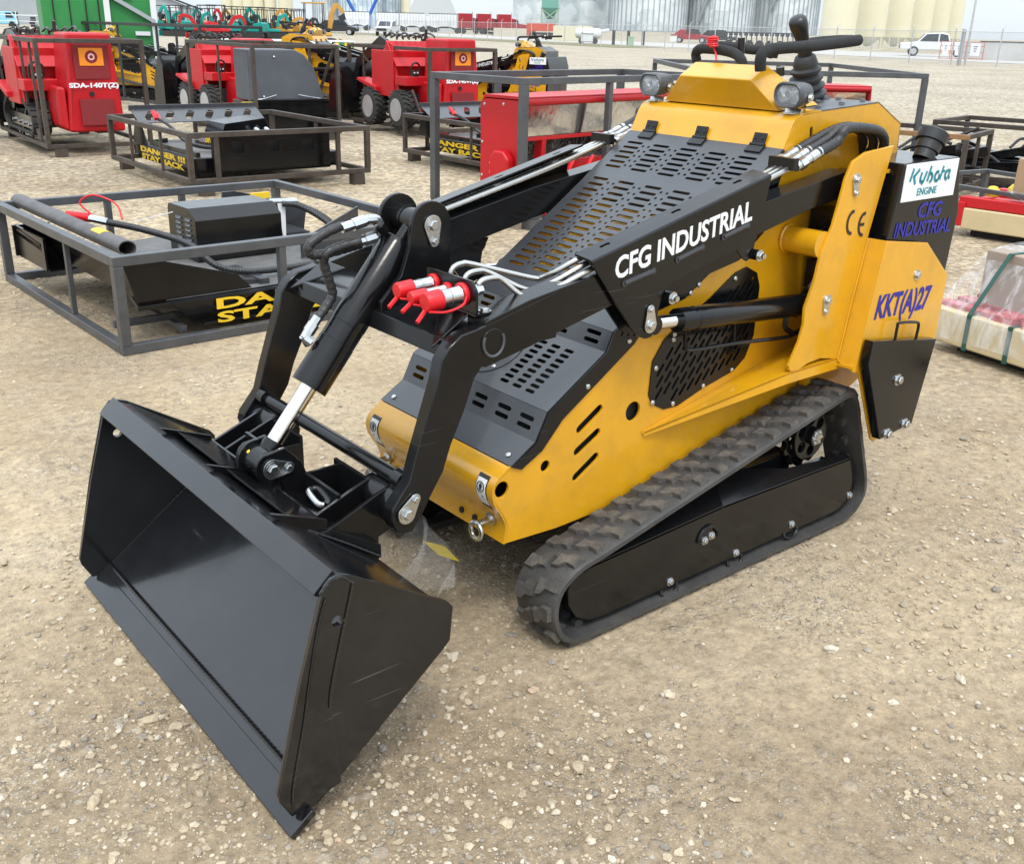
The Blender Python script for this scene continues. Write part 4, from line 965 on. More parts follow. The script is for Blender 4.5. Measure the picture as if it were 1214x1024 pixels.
CD = cage('tall brown cage around the dark grey hooded attachment', -5.216, -10.256, 3.076, 1.128, 2.352, 1.08, .08, M['rsteel'],
     stdposts(1.128, 2.352, .05, nb=(.5,), nd=(.35,.6)), braces=(((1.128,.1,1.1),(1.128,.9,.15)),))
CE_ = cage('tall brown cage around the red wheeled loader', -7.412, -9.657, 3.097, 1.048, 2.2, 1.07, .08, M['rsteel'],
     stdposts(1.048, 2.2, .055, nb=(.42,.8)), braces=(((0,.1,.15),(0,.45,.6)), ((0,1.75,1.0),(0,.95,.55))))
CG = cage('grey steel cage around the red snow sweeper right behind the loader arms', -4.276, -3.95, 3.27, 2.35, .95, 1.02, .07, M['gsteel'],
     stdposts(2.35, .95, .06, na=(.42,), nc=(.3,.62)), t=.05)
q1 = bp(1098, 87.5, z=1.09); q2 = bp(986, 75, z=1.09); dW = (q2-q1); W2 = math.hypot(dW.x, dW.y)
a2 = math.atan2(dW.y, dW.x)-PI/2
o2 = q1 - V((cos(a2), sin(a2), 0))*2.3
CG2 = cage('grey steel cage behind the loader cab end holding the second red snow sweeper', o2.x, o2.y, a2, 2.3, W2, 1.02, .07, M['gsteel'],
     stdposts(2.3, W2, .06, na=(.45,), nc=(.3,.7)), t=.05)

# ---- brush cutters
def grill_plate(g, a0, a1, b0, b1, z0, z1, n, back=0):
    U = V((a1-a0, 0, 0)); Wv = V((0, b1-b0, z1-z0)); L, H = U.length, Wv.length
    g.plate([(0,0),(L,0),(L-.12,H),(.12,H)] if back else [(0,0),(L,0),(L,H),(0,H)], ((a0,b0,z0), U.normalized(), Wv.normalized()), .008, [slot(L*(i+.7)/(n+.4), H*.5, H*.72, .066, radians(58)) for i in range(n)], bev=.001)
def mower(label, root_loc, rz, txt_side='x', brush=True):
    r = thing('brush_cutter', label, 'brush cutter', root_loc, rz, 'black brush cutters in cages')
    b_ = M['black']; L, W = 1.5, 1.75
    g = G(); g.prism([(.03,.15,.0),(.03,1.55,.0),(.22,1.75,0),(1.28,1.75,0),(1.5,1.4,0),(1.5,.15,0)], (0,0,.13)); obj('deck', g, b_, r, bev=.004)
    g = G(); g.prism([(.06,.18,.1302),(.06,1.5,.1302),(.22,1.68,.1302),(1.27,1.68,.1302),(1.46,1.38,.1302),(1.46,.18,.1302)], (0,0,.003)); obj('deck_top', g, M['dustblack'], r)
    g = G(); g.bar((.10,.2,.15), (.10,1.35,.15), .04, .05); g.bar((.10,1.35,.15),(.3,1.5,.15), .04,.05); g.bar((.5,.2,.15),(.5,1.2,.15), .05,.05); g.bar((1.3,.2,.15),(1.3,1.4,.15), .04,.05); obj('deck_rib', g, b_, r)
    g = G(); g.plate([(.18,0),(1.33,0),(1.33,.36),(.18,.36)], ((0,.06,.0), (1,0,0), (0,0,1)), .012, [[(x-.055,.17),(x+.055,.17),(x+.055,.27),(x-.055,.27)] for x in (.42,.76,1.1)], bev=.002)
    g.box((.5,.12,.02), (.2,.1,.03)); g.box((1.0,.12,.02), (.2,.1,.03)); obj('mounting_plate', g, b_, r)
    g = G(); g.box((.76,.16,.2), (1.1,.02,.3)); obj('backing', g, M['dark'], r)
    g = G(); g.prism([(.06,1.35,.13),(.06,1.75,.13),(.06,1.6,.44)], (.012,0,0)); g.prism([(1.3,1.25,.13),(1.3,1.75,.13),(1.3,1.62,.42)], (.012,0,0)); obj('side_gusset', g, b_, r)
    g = G(); grill_plate(g, .02, 1.32, 1.40, 1.62, .33, .44, 6); g.box((.67,1.635,.455), (1.32,.03,.05)); obj('slotted_guard', g, M['hood'], r)
    g = G(); g.box((1.25,1.655,.47), (.12,.004,.03)); obj('caution_label', g, M['yink'], r)
    g = G(); g.py([(.48,.28),(.52,.38),(.92,.42),(.98,.30),(.98,.15),(.48,.15)], .55, .95); mc = obj('motor_cover', g, b_, r, bev=.004)
    g = G()
    for x in (.80,.9): g.tube([(x-.02,.5,.3),(x-.02,.46,.33),(x,.44,.30),(x+.01,.44,.22)], .02, 10)
    g.cyl((.74,.5,.25),(.98,.5,.25), .012); obj('hose_fitting', g, M['zinc'], mc)
    g = G(); g.tube([(.06,1.1,.42),(.12,.9,.35),(.2,.7,.22),(.4,.45,.18),(.8,.4,.19),(1.0,.5,.22)], .014, 10); g.tube([(.09,1.12,.42),(.15,.92,.33),(.25,.7,.19),(.45,.5,.17),(.8,.43,.17)], .014, 10); obj('hose', g, M['hose'], r)
    g = G(); g.cyl((.06,1.12,.46),(.05,1.02,.40), .018, 10); g.cyl((.1,1.14,.44),(.09,1.04,.39), .018, 10); obj('hose_cap', g, M['redcap'], r)
    # side skirt lettering on the face towards local -x
    if txt_side == 'x':
        g = G(); fr = ((.0285,1.40,.072), (0,-1,0), (0,0,1)); g.text('DANGER !!!', ((.0285,1.46,.070), (0,-1,0), (0,0,1)), .052, 1.12, bold=.04); g.text('STAY BACK', ((.0285,1.44,.004), (0,-1,0), (0,0,1)), .052, 1.06, bold=.04)
        obj('danger_lettering', g, M['yink'], r)
    if brush:
        g = G(); g.text('BRUSH', ((.474,.93,.18), (0,-1,0), (0,0,1)), .085, .34, bold=.03); obj('brush_lettering', g, M['yink'], mc)
    return r
M['dustblack'] = paint('dusty_deck', (.10,.098,.095), .6, var=.25, scale=5, dust=.5, dustcol=(.25,.24,.22), bump=.1)
def in_cage(c, a, b, z):     # world point of local (a, b) in a cage
    q = c.matrix_basis @ V((a, b, 0)); q.z = z; return q
mower('black brush cutter with BRUSH on its motor cover, under the row of square holes', in_cage(CB, .10, .12, .15), BRZ)
mB = mower('black brush cutter in the low cage directly behind the red sweeper', in_cage(CF, .10, .02, .15), 3.129, brush=False)
# the near brush cutter (a different, rotated lay-out)
r = thing('brush_cutter', 'nearest black brush cutter with a steel roller tube and a louvred motor box', 'brush cutter', (AX, AY, 0), ARZ, 'black brush cutters in cages')
g = G(); g.prism([(.38,.10,.05),(.26,.06,.185),(1.66,.06,.185),(1.66,.10,.05)][::1], (0,.012,0)); 
g.prism([(.10,.07,.19),(1.66,.07,.19),(1.66,1.55,.19),(1.1,1.68,.19),(.35,1.5,.19),(.22,1.1,.19),(.20,.5,.19)], (0,0,-.02)); obj('deck', g, M['black'], r, bev=.003)
g = G(); g.prism([(.25,.10,.1925),(1.62,.10,.1925),(1.62,1.5,.1925),(1.1,1.6,.1925),(.35,1.45,.1925),(.25,1.1,.1925)], (0,0,.003)); obj('deck_top', g, M['dustblack'], r)
g = G(); g.py([(.12,.185),(.70,.185),(.66,.23),(.62,.27),(.18,.40),(.06,.40)], .11, .125); g.prism([(.08,.13,.40),(.06,1.6,.40),(.10,1.62,.22),(.22,.6,.19),(.14,.13,.19)], (.012,0,0)); obj('side_skirt', g, M['black'], r)
g = G(); g.prism([(.03,1.2,.30),(.03,1.68,.33),(.05,1.66,.16),(.45,1.45,.10),(.40,1.15,.17),(.05,1.15,.17)], (.0,.0,-.012)); g.box((.12,1.63,.25), (.2,.015,.17)); g.box((.04,1.4,.25), (.012,.5,.17)); obj('discharge_plate', g, M['black'], r)
g = G(); g.bar((.62,.2,.215), (.14,.2,.36), .035, .03); g.bar((.62,.2,.215),(.80,.2,.195), .06,.03); g.bar((.78,.14,.2),(.78,.5,.2), .05,.045); obj('deck_rib', g, M['hood'], r)
g = G(); pts = []
for k in range(17): a = radians(-60+k*19); pts.append((.115+.043*cos(a), .445+.036*sin(a)))
inn = [(.115+.038*cos(radians(-60+k*19)), .445+.031*sin(radians(-60+k*19))) for k in range(17)]
g.prism([(x,.16,z) for x, z in pts+inn[::-1]], (0,1.62,0)); g.box((.165,.97,.412), (.10,1.62,.005)); rt = obj('roller_tube', g, M['steel'], r, smooth=50)
g = G(); cpts = [(.115+.0445*cos(radians(a)), .445+.0375*sin(radians(a))) for a in range(30,140,10)]; g.rings([[V((x,.42,z)), V((x,.54,z)), V((x*.99+.001,.54,z-.002)), V((x*.99+.001,.42,z-.002))] for x, z in cpts]); obj('caution_label', g, M['yink'], rt)
# motor box
mb0 = bp(222, 300, z=.27); 
g = G(); x0, x1, yb0, yb1 = .71, 1.22, .76, 1.12
g.prism([(x0,yb0,.20),(x0,yb0,.42),(x0,yb0+.09,.475),(x0,yb1-.02,.475),(x0,yb1,.45),(x0,yb1,.20)], (x1-x0,0,0)); mc = obj('motor_box', g, M['black'], r, bev=.003, smooth=12)
g = G()
for k in range(7):
    for b in (.85,.97):
        z = .42-.027*k; g.add([(x0-.001,b-.035,z),(x0-.001,b+.035,z),(x0-.012,b+.025,z-.010),(x0-.012,b-.025,z-.010)], [(0,1,2,3)])
        g.cyl((x0+.001,b-.03,z-.004),(x0-.001-.003,b+.03,z-.004), .006, 8)
obj('louvre', g, M['hood'], mc)
g = G(); g.prism([(1.22,.55,.20),(1.64,.62,.20),(1.64,1.62,.20),(1.20,1.62,.20)][:2]+[(1.64,.62,.44),(1.22,.55,.30)], (0,.01,0)); g.prism([(1.22,1.55,.2),(1.66,1.3,.2),(1.66,1.25,.36),(1.3,1.5,.44),(1.22,1.5,.44)], (0,.012,0)); g.box((1.36,1.2,.22), (.4,.3,.04)); obj('shield', g, M['hood'], r)
g = G(); g.box((1.36,1.28,.435), (.12,.02,.04)); obj('warning_label', g, M['yink'], r)
g = G(); g.tube([(x1-.02,.95,.44),(1.22,.98,.45),(1.32,1.0,.45),(1.42,.98,.43),(1.54,.85,.36),(1.58,.75,.28),(1.54,.6,.24)], .017, 10, 6, ridge=.12)
g.tube([(1.32,.93,.44),(1.42,.9,.42),(1.52,.78,.34),(1.55,.6,.24)], .017, 10, 6, ridge=.12)
g.tube([(.30,.95,.43),(.42,.72,.41),(.55,.5,.36),(.62,.35,.27),(.75,.28,.235),(1.0,.26,.23),(1.3,.3,.235),(1.6,.4,.26)], .018, 10, 6, ridge=.12)
obj('hose', g, M['hose'], r)
g = G(); g.mat(0).cyl((1.26,.98,.45),(1.44,.98,.44), .016, 8); g.cyl((.24,1.03,.445),(.31,.93,.43), .02, 8)
obj('hose_fitting', g, M['zinc'], r)
g = G(); g.tube([(.26,1.02,.46),(.22,1.06,.52),(.28,1.02,.56),(.36,.93,.52),(.36,.86,.45)], .005, 6); g.cyl((.17,1.13,.45),(.25,1.02,.445), .024, 12); obj('hose_cap', g, M['redcap'], r)
g = G(); g.add([(1.30,.95,.44),(1.35,.95,.44),(1.335,.93,.25),(1.315,.93,.25)], [(0,1,2,3)]); g.bar((.4,.82,.44),(.55,.66,.5), .004,.004); obj('cable_tie', g, M['white'], r)
g = G(); g.text('DANGER !!!', ((.475,.055,.126), (1,0,0), (0,0,1)), .054, 1.12, bold=.03); g.text('STAY BACK', ((.475,.055,.058), (1,0,0), (0,0,1)), .054, 1.04, bold=.03)
obj('danger_lettering', g, M['yink'], r)
g = G(); g.box((.2,.2,.09), (.35,.03,.03)); g.box((.3,.25,.06),(.03,.4,.03)); obj('cutter_blade', g, M['hood'], r)
g = G(); g.prism([(.42,.09,.05),(1.66,.09,.05),(1.66,1.4,.05),(.6,1.4,.05)], (0,0,.01)); obj('underside', g, M['dark'], r)

# ---- small red ride-behind loaders in cages: local y runs from the tail to the bucket
M['mesh_red'] = paint('red_mesh', (.22,.004,.008), .5, var=.2, scale=200, bump=.6, bscale=400)
M['orange'] = paint('orange_label', (.85,.25,.01), .4, var=.05, bump=0)
M['tyre'] = paint('tyre_rubber', (.02,.02,.02), .7, var=.3, scale=20, dust=.3, dustcol=(.12,.1,.08), bump=.3)
M['rim'] = paint('silver_rim', (.55,.56,.58), .35, metal=.8, var=.1)
def wheel(par, x, y, r=.25, w=.2, s=-1):
    g = G(); g.lathe((x-w/2,y,r), (1,0,0), [(0,r*.55),(.01,r*.86),(.04,r*.97),(w-.04,r*.97),(w-.01,r*.86),(w,r*.55)], 28)
    for k in range(22):
        for sd in (-1, 1):
            a = 2*PI*(k+(.5 if sd > 0 else 0))/22; R_ = Matrix.Rotation(a, 3, 'X') @ Matrix.Rotation(.5*sd, 3, 'Z')
            p = V((x+sd*w*.24, y, r))+Matrix.Rotation(a, 3, 'X') @ V((0,0,r*.985)); g.box(p, (w*.5,.022,.028), Matrix.Rotation(a, 3, 'X') @ Matrix.Rotation(.45*sd, 3, 'Z'))
    t = obj('wheel', g, M['tyre'], par, smooth=30)
    g = G(); g.lathe((x+s*w/2*1.02,y,r), (-s,0,0), [(0,r*.60),(0.004,r*.56),(.03,r*.5),(.05,r*.3),(.04,r*.16),(.02,r*.14),(.02,.02)], 24); obj('rim', g, M['rim'], t)
def red_loader(label, loc, rz, drive, txt):
    r = thing('stand_on_loader', label, 'loader', loc, rz, 'small red loaders in cages'); P_ = M['red']
    g = G(); # tail body
    g.prism([(.39,.05,.15),(.42,.02,.60),(.46,.04,1.17),(.92,.04,1.17),(.96,.02,.60),(.99,.05,.15)], (0,.55,0)); g.prism([(.30,.12,.22),(.40,.06,.15),(.40,.06,.62),(.32,.12,.62)], (0,.45,0)); body = obj('body', g, P_, r, bev=.03)
    g = G(); g.box((.69,.022,.88), (.37,.02,.36)); obj('grille', g, M['mesh_red'], body, bev=.008); g = G(); g.box((.70,.018,.36), (.36,.02,.28)); obj('grille', g, M['mesh_red'], body, bev=.008)
    g = G(); g.box((.69,.009,.93), (.25,.006,.18)); o1 = obj('emblem_plate', g, M['orange'], body)
    g = G(); g.mat(0).lathe((.69,.009,.93), (0,-1,0), [(0,.065),(.005,.065)], 24); g.mat(1).lathe((.69,.004,.93), (0,-1,0), [(0,.035),(.003,.035)], 20); g.mat(0).lathe((.69,.001,.93), (0,-1,0), [(0,.018),(.003,.018)], 20); obj('emblem', g, [M['mesh_red'], M['reflectpink']], o1)
    g = G(); g.text(txt, ((.43,.014,.60), (1,0,0), (0,0,1)), .066, .52, bold=.045); obj('model_lettering', g, M['white'], body)
    g = G(); g.cyl((.66,.04,.55),(.66,.018,.55), .026, 16); obj('exhaust_hole', g, M['dark'], body)
    # tower plates and fenders
    for x in (.10, .94):
        g = G(); g.prism([(x,.70,.50),(x,.86,1.08),(x,1.02,1.13),(x,1.15,.88),(x,1.38,.6),(x,1.2,.42),(x,.70,.40)], (.03,0,0)); obj('tower_plate', g, P_, r, bev=.01)
    g = G(); g.prism([(.08,.7,.80),(.08,.98,1.12),(.95,.98,1.12),(.95,.7,.80)], (0,.03,0)); g.box((.5,1.1,.7), (.85,.6,.6)); g.box((.25,.6,.62), (.36,.3,.12)); g.prism([(.02,1.2,.52),(.02,1.72,.62),(.02,1.76,.58),(.02,1.2,.45)], (.2,0,0)); obj('engine_cover', g, P_, r, bev=.01)
    g = G(); g.box((.24,.5,.70), (.10,.05,.12)); 
    for k in range(4): g.mat(1).cyl((.21+.05*(k % 2),.47,.67+.06*(k//2)), (.21+.05*(k % 2),.46,.67+.06*(k//2)), .012, 10)
    g.mat(0).tube([(.14,.45,.7),(.14,.42,.82),(.2,.42,.86),(.28,.45,.82),(.29,.48,.72)], .013, 8); obj('control_panel', g, [M['grip'], M['white']], r)
    g = G()
    for k in range(7): g.tube([(.2+k*.1,.9,1.14),(.19+k*.1,.88+.03*(k % 3),1.19+.01*(k % 3)),(.22+k*.1,1.1,1.22-.02*(k % 2)),(.25+k*.09,1.3,1.16)], .013, 6)
    g.cyl((.5,.65,1.15),(.5,.62,1.28), .02, 8); obj('hose_bundle', g, M['hose'], r)
    for x in (.13, .88):
        g = G(); g.prism([(x,1.0,1.10),(x,1.25,1.18),(x,1.95,.85),(x,2.12,.35),(x,2.02,.32),(x,1.85,.75)], (.05,0,0)); obj('lift_arm', g, M['black'], r)
    g = G(); sec = [(2.05,.14),(2.05,.62),(2.12,.80),(2.22,.86),(2.14,.70),(2.13,.25),(2.45,.12),(2.45,.10),(2.1,.10)]
    g.prism([(-.04,a,b) for a, b in sec], (1.13,0,0))
    for x in (-.06,1.09): g.prism([(x,2.05,.12),(x,2.05,.7),(x,2.2,.88),(x,2.45,.5),(x,2.5,.1)], (.02,0,0))
    obj('bucket', g, M['black'], r)
    if drive == 'tracks':
        for x0 in (.09,.80):
            pr = rnd([(.45,.12),(.55,.10),(1.75,.10),(1.92,.20),(1.85,.34),(1.35,.58),(1.2,.58),(.42,.34),(.38,.2)], .07, 3)
            g = G(); inn = [((a-1.1)*.93+1.1, (b-.27)*.86+.27) for a, b in pr]
            g.plate(pr, ((x0+.10,0,0), (0,1,0), (0,0,1)), .2, [inn])
            n = len(pr)
            for k in range(n):
                a, b = V((0,*pr[k])), V((0,*pr[(k+1) % n])); m = max(1, int((b-a).length/.07))
                for j in range(m): c = a.lerp(b, j/m); d = (b-a).normalized(); R_ = Matrix(((1,0,0),(0,d.y,-d.z),(0,d.z,d.y))); g.box((x0+.10+(.045 if (k+j) % 2 else -.045), c.y, c.z), (.10,.035,.03), R_)
            t = obj('rubber_track', g, M['tyre'], r)
            g = G(); g.box((x0+.10,1.05,.22), (.16,1.2,.14)); g.cyl((x0,1.3,.42),(x0+.15,1.3,.42), .1, 16); obj('track_frame', g, M['black'], t)
            for y in (.6,.85,1.1,1.4): g = G(); g.cyl((x0-.005,y,.2),(x0+.1,y,.2), .02, 8); obj('roller_bolt', g, M['zinc'], t)
    else:
        for x in (.07,.97):
            for y in (.55+.02, 1.35): wheel(r, x, y, s=-1 if x < .5 else 1)
    g = G(); g.box((.5,1.1,.35), (.6,1.2,.2)); obj('chassis', g, M['dark'], r)
    return r
M['reflectpink'] = paint('pale_print', (.75,.45,.42), .5, bump=0)
c = in_cage(CC, -.13, .05, .09); red_loader('red tracked loader marked SDA-140T(Z) in the cage at the left edge', c, 3.084, 'tracks', 'SDA-140T(Z)')
c = in_cage(CE_, -.14, .03, .09); red_loader('red wheeled loader marked SDA-140W(Z) with grey rims', c, 3.097, 'wheels', 'SDA-140W(Z)')
# partly hidden red loader left of the grey hood
c = at(262, 152); rl = red_loader('red wheeled loader showing only its side left of the dark grey hood', (-6.0,-13.0,.0), PI, 'wheels', 'SDA-140W(Z)')
# ---- the grey hooded attachment in cage D
r = thing('snow_blower_hood', 'dark slate grey curved hood on a black box, inside a tall brown cage', 'attachment', in_cage(CD, 0, 0, .08), 3.076)
g = G(); pr = [(1.1,.40),(1.08,.55),(.98,.80),(.86,.96),(.72,1.03),(.1,1.03),(.02,1.03)]
g.prism([(.04,.25,.40),(.10,.42,1.01),(.74,.42,1.01),(.86,.40,.95),(.97,.36,.80),(1.06,.25,.40)], (0,.5,0)); h = obj('hood', g, paint('slate_hood', (.05,.054,.062), .4, var=.1), r, bev=.02)
g = G(); g.box((.55,.55,.2), (1.0,.7,.38)); g.box((.55,.22,.41), (1.08,.1,.03)); obj('base_box', g, M['black'], r, bev=.01)
g = G(); g.plate([(.12,.08),(.80,.08),(.78,.50),(.14,.50)], ((0,.268,.42), (1,0,0), (0,.27,.96)), .01, bev=.003); obj('access_panel', g, M['hood'], h)
g = G(); g.tube([(.1,.24,.42),(.2,.22,.43),(.38,.24,.47)], .006, 6); g.tube([(1.0,.24,.42),(.85,.22,.44),(.68,.24,.47)], .006, 6)
for p in ((.14,.92),(.44,.92),(.22,.45)): g.screw((p[0],.255+(p[1]-.4)*.27-.012,p[1]), (0,-1,.2), .015)
obj('latch_rod', g, M['zinc'], h)
g = G(); g.box((.98,.0,.12), (.22,.02,.14)); obj('valve_box', g, M['black'], r)

# ---- red snow sweepers
def sweeper(label, loc, rz, L=2.0):
    r = thing('snow_sweeper', label, 'sweeper', loc, rz, 'red snow sweepers in grey cages'); P_ = M['red']
    for x in (0, L):
        g = G(); g.plate(rnd([(0,0),(.48,0),(.48,.72),(.44,.80),(.03,.80),(0,.75)], .02), ((x,.05,.12), (0,1,0), (0,0,1)), .012, bev=.002); e = obj('end_plate', g, P_, r)
        g = G(); s = -1 if x == 0 else 1
        g.prism([(x+s*.007,.16,.14),(x+s*.007,.16,.5),(x+s*.007,.22,.56),(x+s*.007,.32,.56),(x+s*.007,.36,.5),(x+s*.007,.36,.14)], (s*.08,0,0)); obj('drive_housing', g, P_, e, bev=.02)
        g = G()
        for a, b in ((.08,.88),(.29,.89),(.49,.88),(.07,.6),(.51,.6),(.07,.35),(.51,.35),(.42,.38),(.42,.45)): g.screw((x+s*.006,a,b), (s,0,0), .012)
        obj('bolt', g, M['zinc'], e)
    g = G(); g.prism([(0,.06,.95),(0,.50,.95),(0,.54,.88),(0,.54,.72),(0,.53,.72),(0,.52,.87),(0,.49,.93),(0,.06,.93)], (L,0,0)); g.cyl((0,.07,.915),(L,.07,.915), .026, 14); hd = obj('hood', g, P_, r)
    g = G(); n = 24; rs = []
    for k in range(n+1): a = radians(5+k*85/n); rs.append([V((0.02,.10+.5*(1-cos(a)),.885-.34*sin(a)*0-.0)), V((L-.02,.10+.5*(1-cos(a)),.885))])
    g.add([(0.02,.13,.88),(L-.02,.13,.88),(L-.02,.15,.66),(.02,.15,.66)], [(0,1,2,3)]); obj('polished_deflector', g, M['reflect'], hd)
    g = G(); g.bar((.03,.16,.64),(L-.03,.16,.64), .03, .03); g.bar((.03,.2,.42),(L-.03,.2,.42), .07,.07); g.bar((.3,.18,.64),(.3,.22,.2), .08,.05); g.bar((L*.55,.18,.64),(L*.68,.05,.2), .08,.05); g.bar((L*.5,.2,.4),(L*.9,.16,.66), .08,.04); g.box((L*.45,-.02,.14), (L*.8,.1,.08)); obj('frame', g, P_, r, bev=.004)
    g = G(); ax_ = V((0,.31,.42)); random.seed(5)
    g.cyl((.03,.31,.42),(L-.03,.31,.42), .07, 12)
    for k in range(260):
        x = .04+(L-.08)*random.random(); a = random.random()*2*PI; d = V((random.uniform(-.08,.08), cos(a), sin(a))); g.bar(ax_+V((x,0,0))+d*.06, ax_+V((x,0,0))+d*.24, .012, .004)
    obj('brush_roll', g, M['bristle'], r, smooth=0)
    g = G()
    for k in range(6): x = .35+k*.22; g.tube([(x,-.0,.25),(x+.03,-.05,.42),(x+.1,-.04,.5),(x+.15,.05,.4)], .014, 8)
    obj('hose', g, M['redcap'], r)
    g = G(); g.add([(.25,-.03,.2),(1.5,-.03,.2),(1.52,-.02,.38),(.9,.0,.44),(.3,-.02,.36)], [(0,1,2,3,4)]); obj('plastic_wrap', g, M['wrap'], r)
    return r
M['bristle'] = paint('grey_bristle', (.09,.085,.075), .8, var=.4, scale=60)
def wrapmat():
    m, nt, b = newmat('plastic_wrap'); L = nt.links.new
    tc = N(nt, 'ShaderNodeTexCoord'); mp = N(nt, 'ShaderNodeMapping'); mp.inputs['Scale'].default_value = (3, 3, 1); mp.inputs['Rotation'].default_value = (.4, .9, .3); L(tc.outputs['Object'], mp.inputs[0])
    n = N(nt, 'ShaderNodeTexNoise', i_Scale=5, i_Detail=6, i_Distortion=1.2); L(mp.outputs[0], n.inputs['Vector'])
    b.inputs['Base Color'].default_value = (.85,.86,.88,1); b.inputs['Roughness'].default_value = .18
    bu = N(nt, 'ShaderNodeBump', i_Strength=.9, i_Distance=.03); L(n.outputs['Fac'], bu.inputs['Height']); L(bu.outputs[0], b.inputs['Normal'])
    r = ramp(nt, n.outputs['Fac'], [(.46, (.09,)*3), (.64, (.34,)*3)]); L(r.outputs[0], b.inputs['Alpha']); return m
M['wrap'] = wrapmat()
sweeper('red snow sweeper with chrome deflector in the nearer grey cage', in_cage(CG, .10, .0, .0), 3.27, 2.1)
c = in_cage(CG2, .1, .08, 0); sweeper('second red snow sweeper whose end shows right of the joystick', c, a2, 1.72)

A_ = gd0(245, 15.2); B_ = gd0(70, 18.5); dd = A_-B_; ab = math.atan2(dd.y, dd.x)
if (Matrix.Rotation(ab, 3, 'Z') @ V((0,1,0))).dot(A_-CAM) < 0: A_, B_ = B_, A_; ab += PI
cage('tall thin black cage around the yellow loader behind the red tracked one', B_.x, B_.y, ab, dd.length, 1.1, 1.28, .06, M['darksteel'], stdposts(dd.length, 1.1, .045, na=(.28,.5,.75), nc=(.5,)), t=.045)
M['redm'] = paint('dusty_red_steel', (.40,.04,.05), .5, var=.2, scale=9, dust=.4, dustcol=(.5,.3,.28))
# ================================================================ pallets and crates on the right
M['card'] = paint('cardboard', (.36,.24,.14), .75, var=.08, scale=3, bump=.05)
M['ply'] = paint('cream_wrapped_board', (.55,.44,.25), .55, var=.14, scale=2.5, dust=.2, dustcol=(.4,.3,.18), bump=.2, bscale=14)
M['yplastic'] = paint('yellow_plastic', (.8,.55,.02), .4)
M['greenstrap'] = paint('green_strap', (.012,.075,.055), .45)
M['wood'] = paint('orange_brown_rail', (.25,.13,.05), .6, var=.25, scale=8)
def P3(u, v, z): return bp(u, v, z=z)
# near pallet: long cream carton lying on the ground, red steel parts and a box under plastic film
a0 = at(1098, 412); a1 = at(1228, 456); ux = (a1-a0); ang = math.atan2(ux.y, ux.x)
r = thing('pallet_load', 'nearest wrapped pallet, a grey brown box strapped on a cream base', 'pallet', (a0.x, a0.y, 0), ang)
# local x along the near edge (to the right), local y away
sgn = 1 if (V((cos(ang+PI/2), sin(ang+PI/2))).dot(V((a0.x-CAM.x, a0.y-CAM.y))) > 0) else -1
def LB(g, x0, x1, y0, y1, z0, z1): return g.box(((x0+x1)/2, sgn*(y0+y1)/2, (z0+z1)/2), (x1-x0, y1-y0, z1-z0))
g = G(); LB(g, 0, 1.9, 0, .95, .05, .215); obj('base_carton', g, M['ply'], r, bev=.012)
g = G(); LB(g, .1, 1.8, .1, .2, 0, .05); LB(g, .1, 1.8, .7, .8, 0, .05); obj('skid', g, M['dark'], r)
g = G(); LB(g, .115, 1.2, .16, .76, .225, .50); obj('box', g, paint('grey_brown_carton', (.30,.24,.19), .8, var=.06), r, bev=.008)
random.seed(11); g = G()
for k in range(9): LB(g, -.02+.03*k, .30+.03*k, .05+k*.1, .12+k*.1, .216+.012*(k % 3), .235+.012*(k % 3))
for k in range(6): LB(g, .3+.16*k, .42+.16*k, .03, .18, .216, .245+.01*(k % 2))
obj('steel_part', g, M['redm'], r)
g = G(); LB(g, .20, .222, -.004, .955, .045, .2185); g.prism([(.20,sgn*.0,.219),(.222,sgn*.0,.219),(.262,sgn*.155,.505),(.24,sgn*.155,.505)], (0,-sgn*.003,0)); LB(g, .24, .262, .155, .77, .502, .505); obj('strap', g, M['greenstrap'], r)
g = G(); LB(g, .425, .448, -.004, .955, .045, .2185); obj('strap', g, M['greenstrap'], r)
g = G(); y = lambda b: sgn*b
pts = [[(-.05,-.015,.05),(.3,-.02,.1),(.8,-.02,.08),(1.3,-.02,.09),(1.9,-.02,.06)], [(-.03,-.012,.22),(.28,-.015,.225),(.8,-.012,.222),(1.3,-.015,.222),(1.9,-.01,.222)],
       [(.03,.08,.30),(.13,.09,.32),(.8,.08,.30),(1.25,.09,.31),(1.9,.05,.26)], [(.10,.15,.51),(.15,.145,.515),(.8,.145,.515),(1.22,.145,.515),(1.5,.15,.4)], [(.09,.5,.515),(.15,.5,.52),(.8,.5,.52),(1.22,.5,.52),(1.5,.5,.4)], [(.09,.78,.51),(.15,.78,.515),(.8,.78,.515),(1.22,.78,.515),(1.5,.8,.4)], [(-.04,.98,.1),(.3,.98,.1),(.8,.98,.1),(1.3,.98,.1),(1.9,.98,.1)]]
vs = [V((a, y(b), c_)) for row in pts for a, b, c_ in row]; fs = [(i*5+j, i*5+j+1, (i+1)*5+j+1, (i+1)*5+j) for i in range(6) for j in range(4)]
g.add(vs, fs); g.add([V((-.05,y(-.015),.05)), V((-.03,y(-.012),.22)), V((.03,y(.08),.30)), V((.10,y(.15),.51)), V((.09,y(.5),.515)), V((.09,y(.78),.51)), V((-.04,y(.98),.1))], [(0,1,6),(1,2,6),(2,3,5,6),(3,4,5)])
w_ = obj('plastic_film', g, M['wrap'], r, smooth=60); sb = w_.modifiers.new('s', 'SUBSURF'); sb.levels = sb.render_levels = 2
g = G(); g.cyl((1.0,sgn*.1,.225),(1.0,sgn*.1,.27), .05, 14); obj('cap', g, M['yplastic'], r)
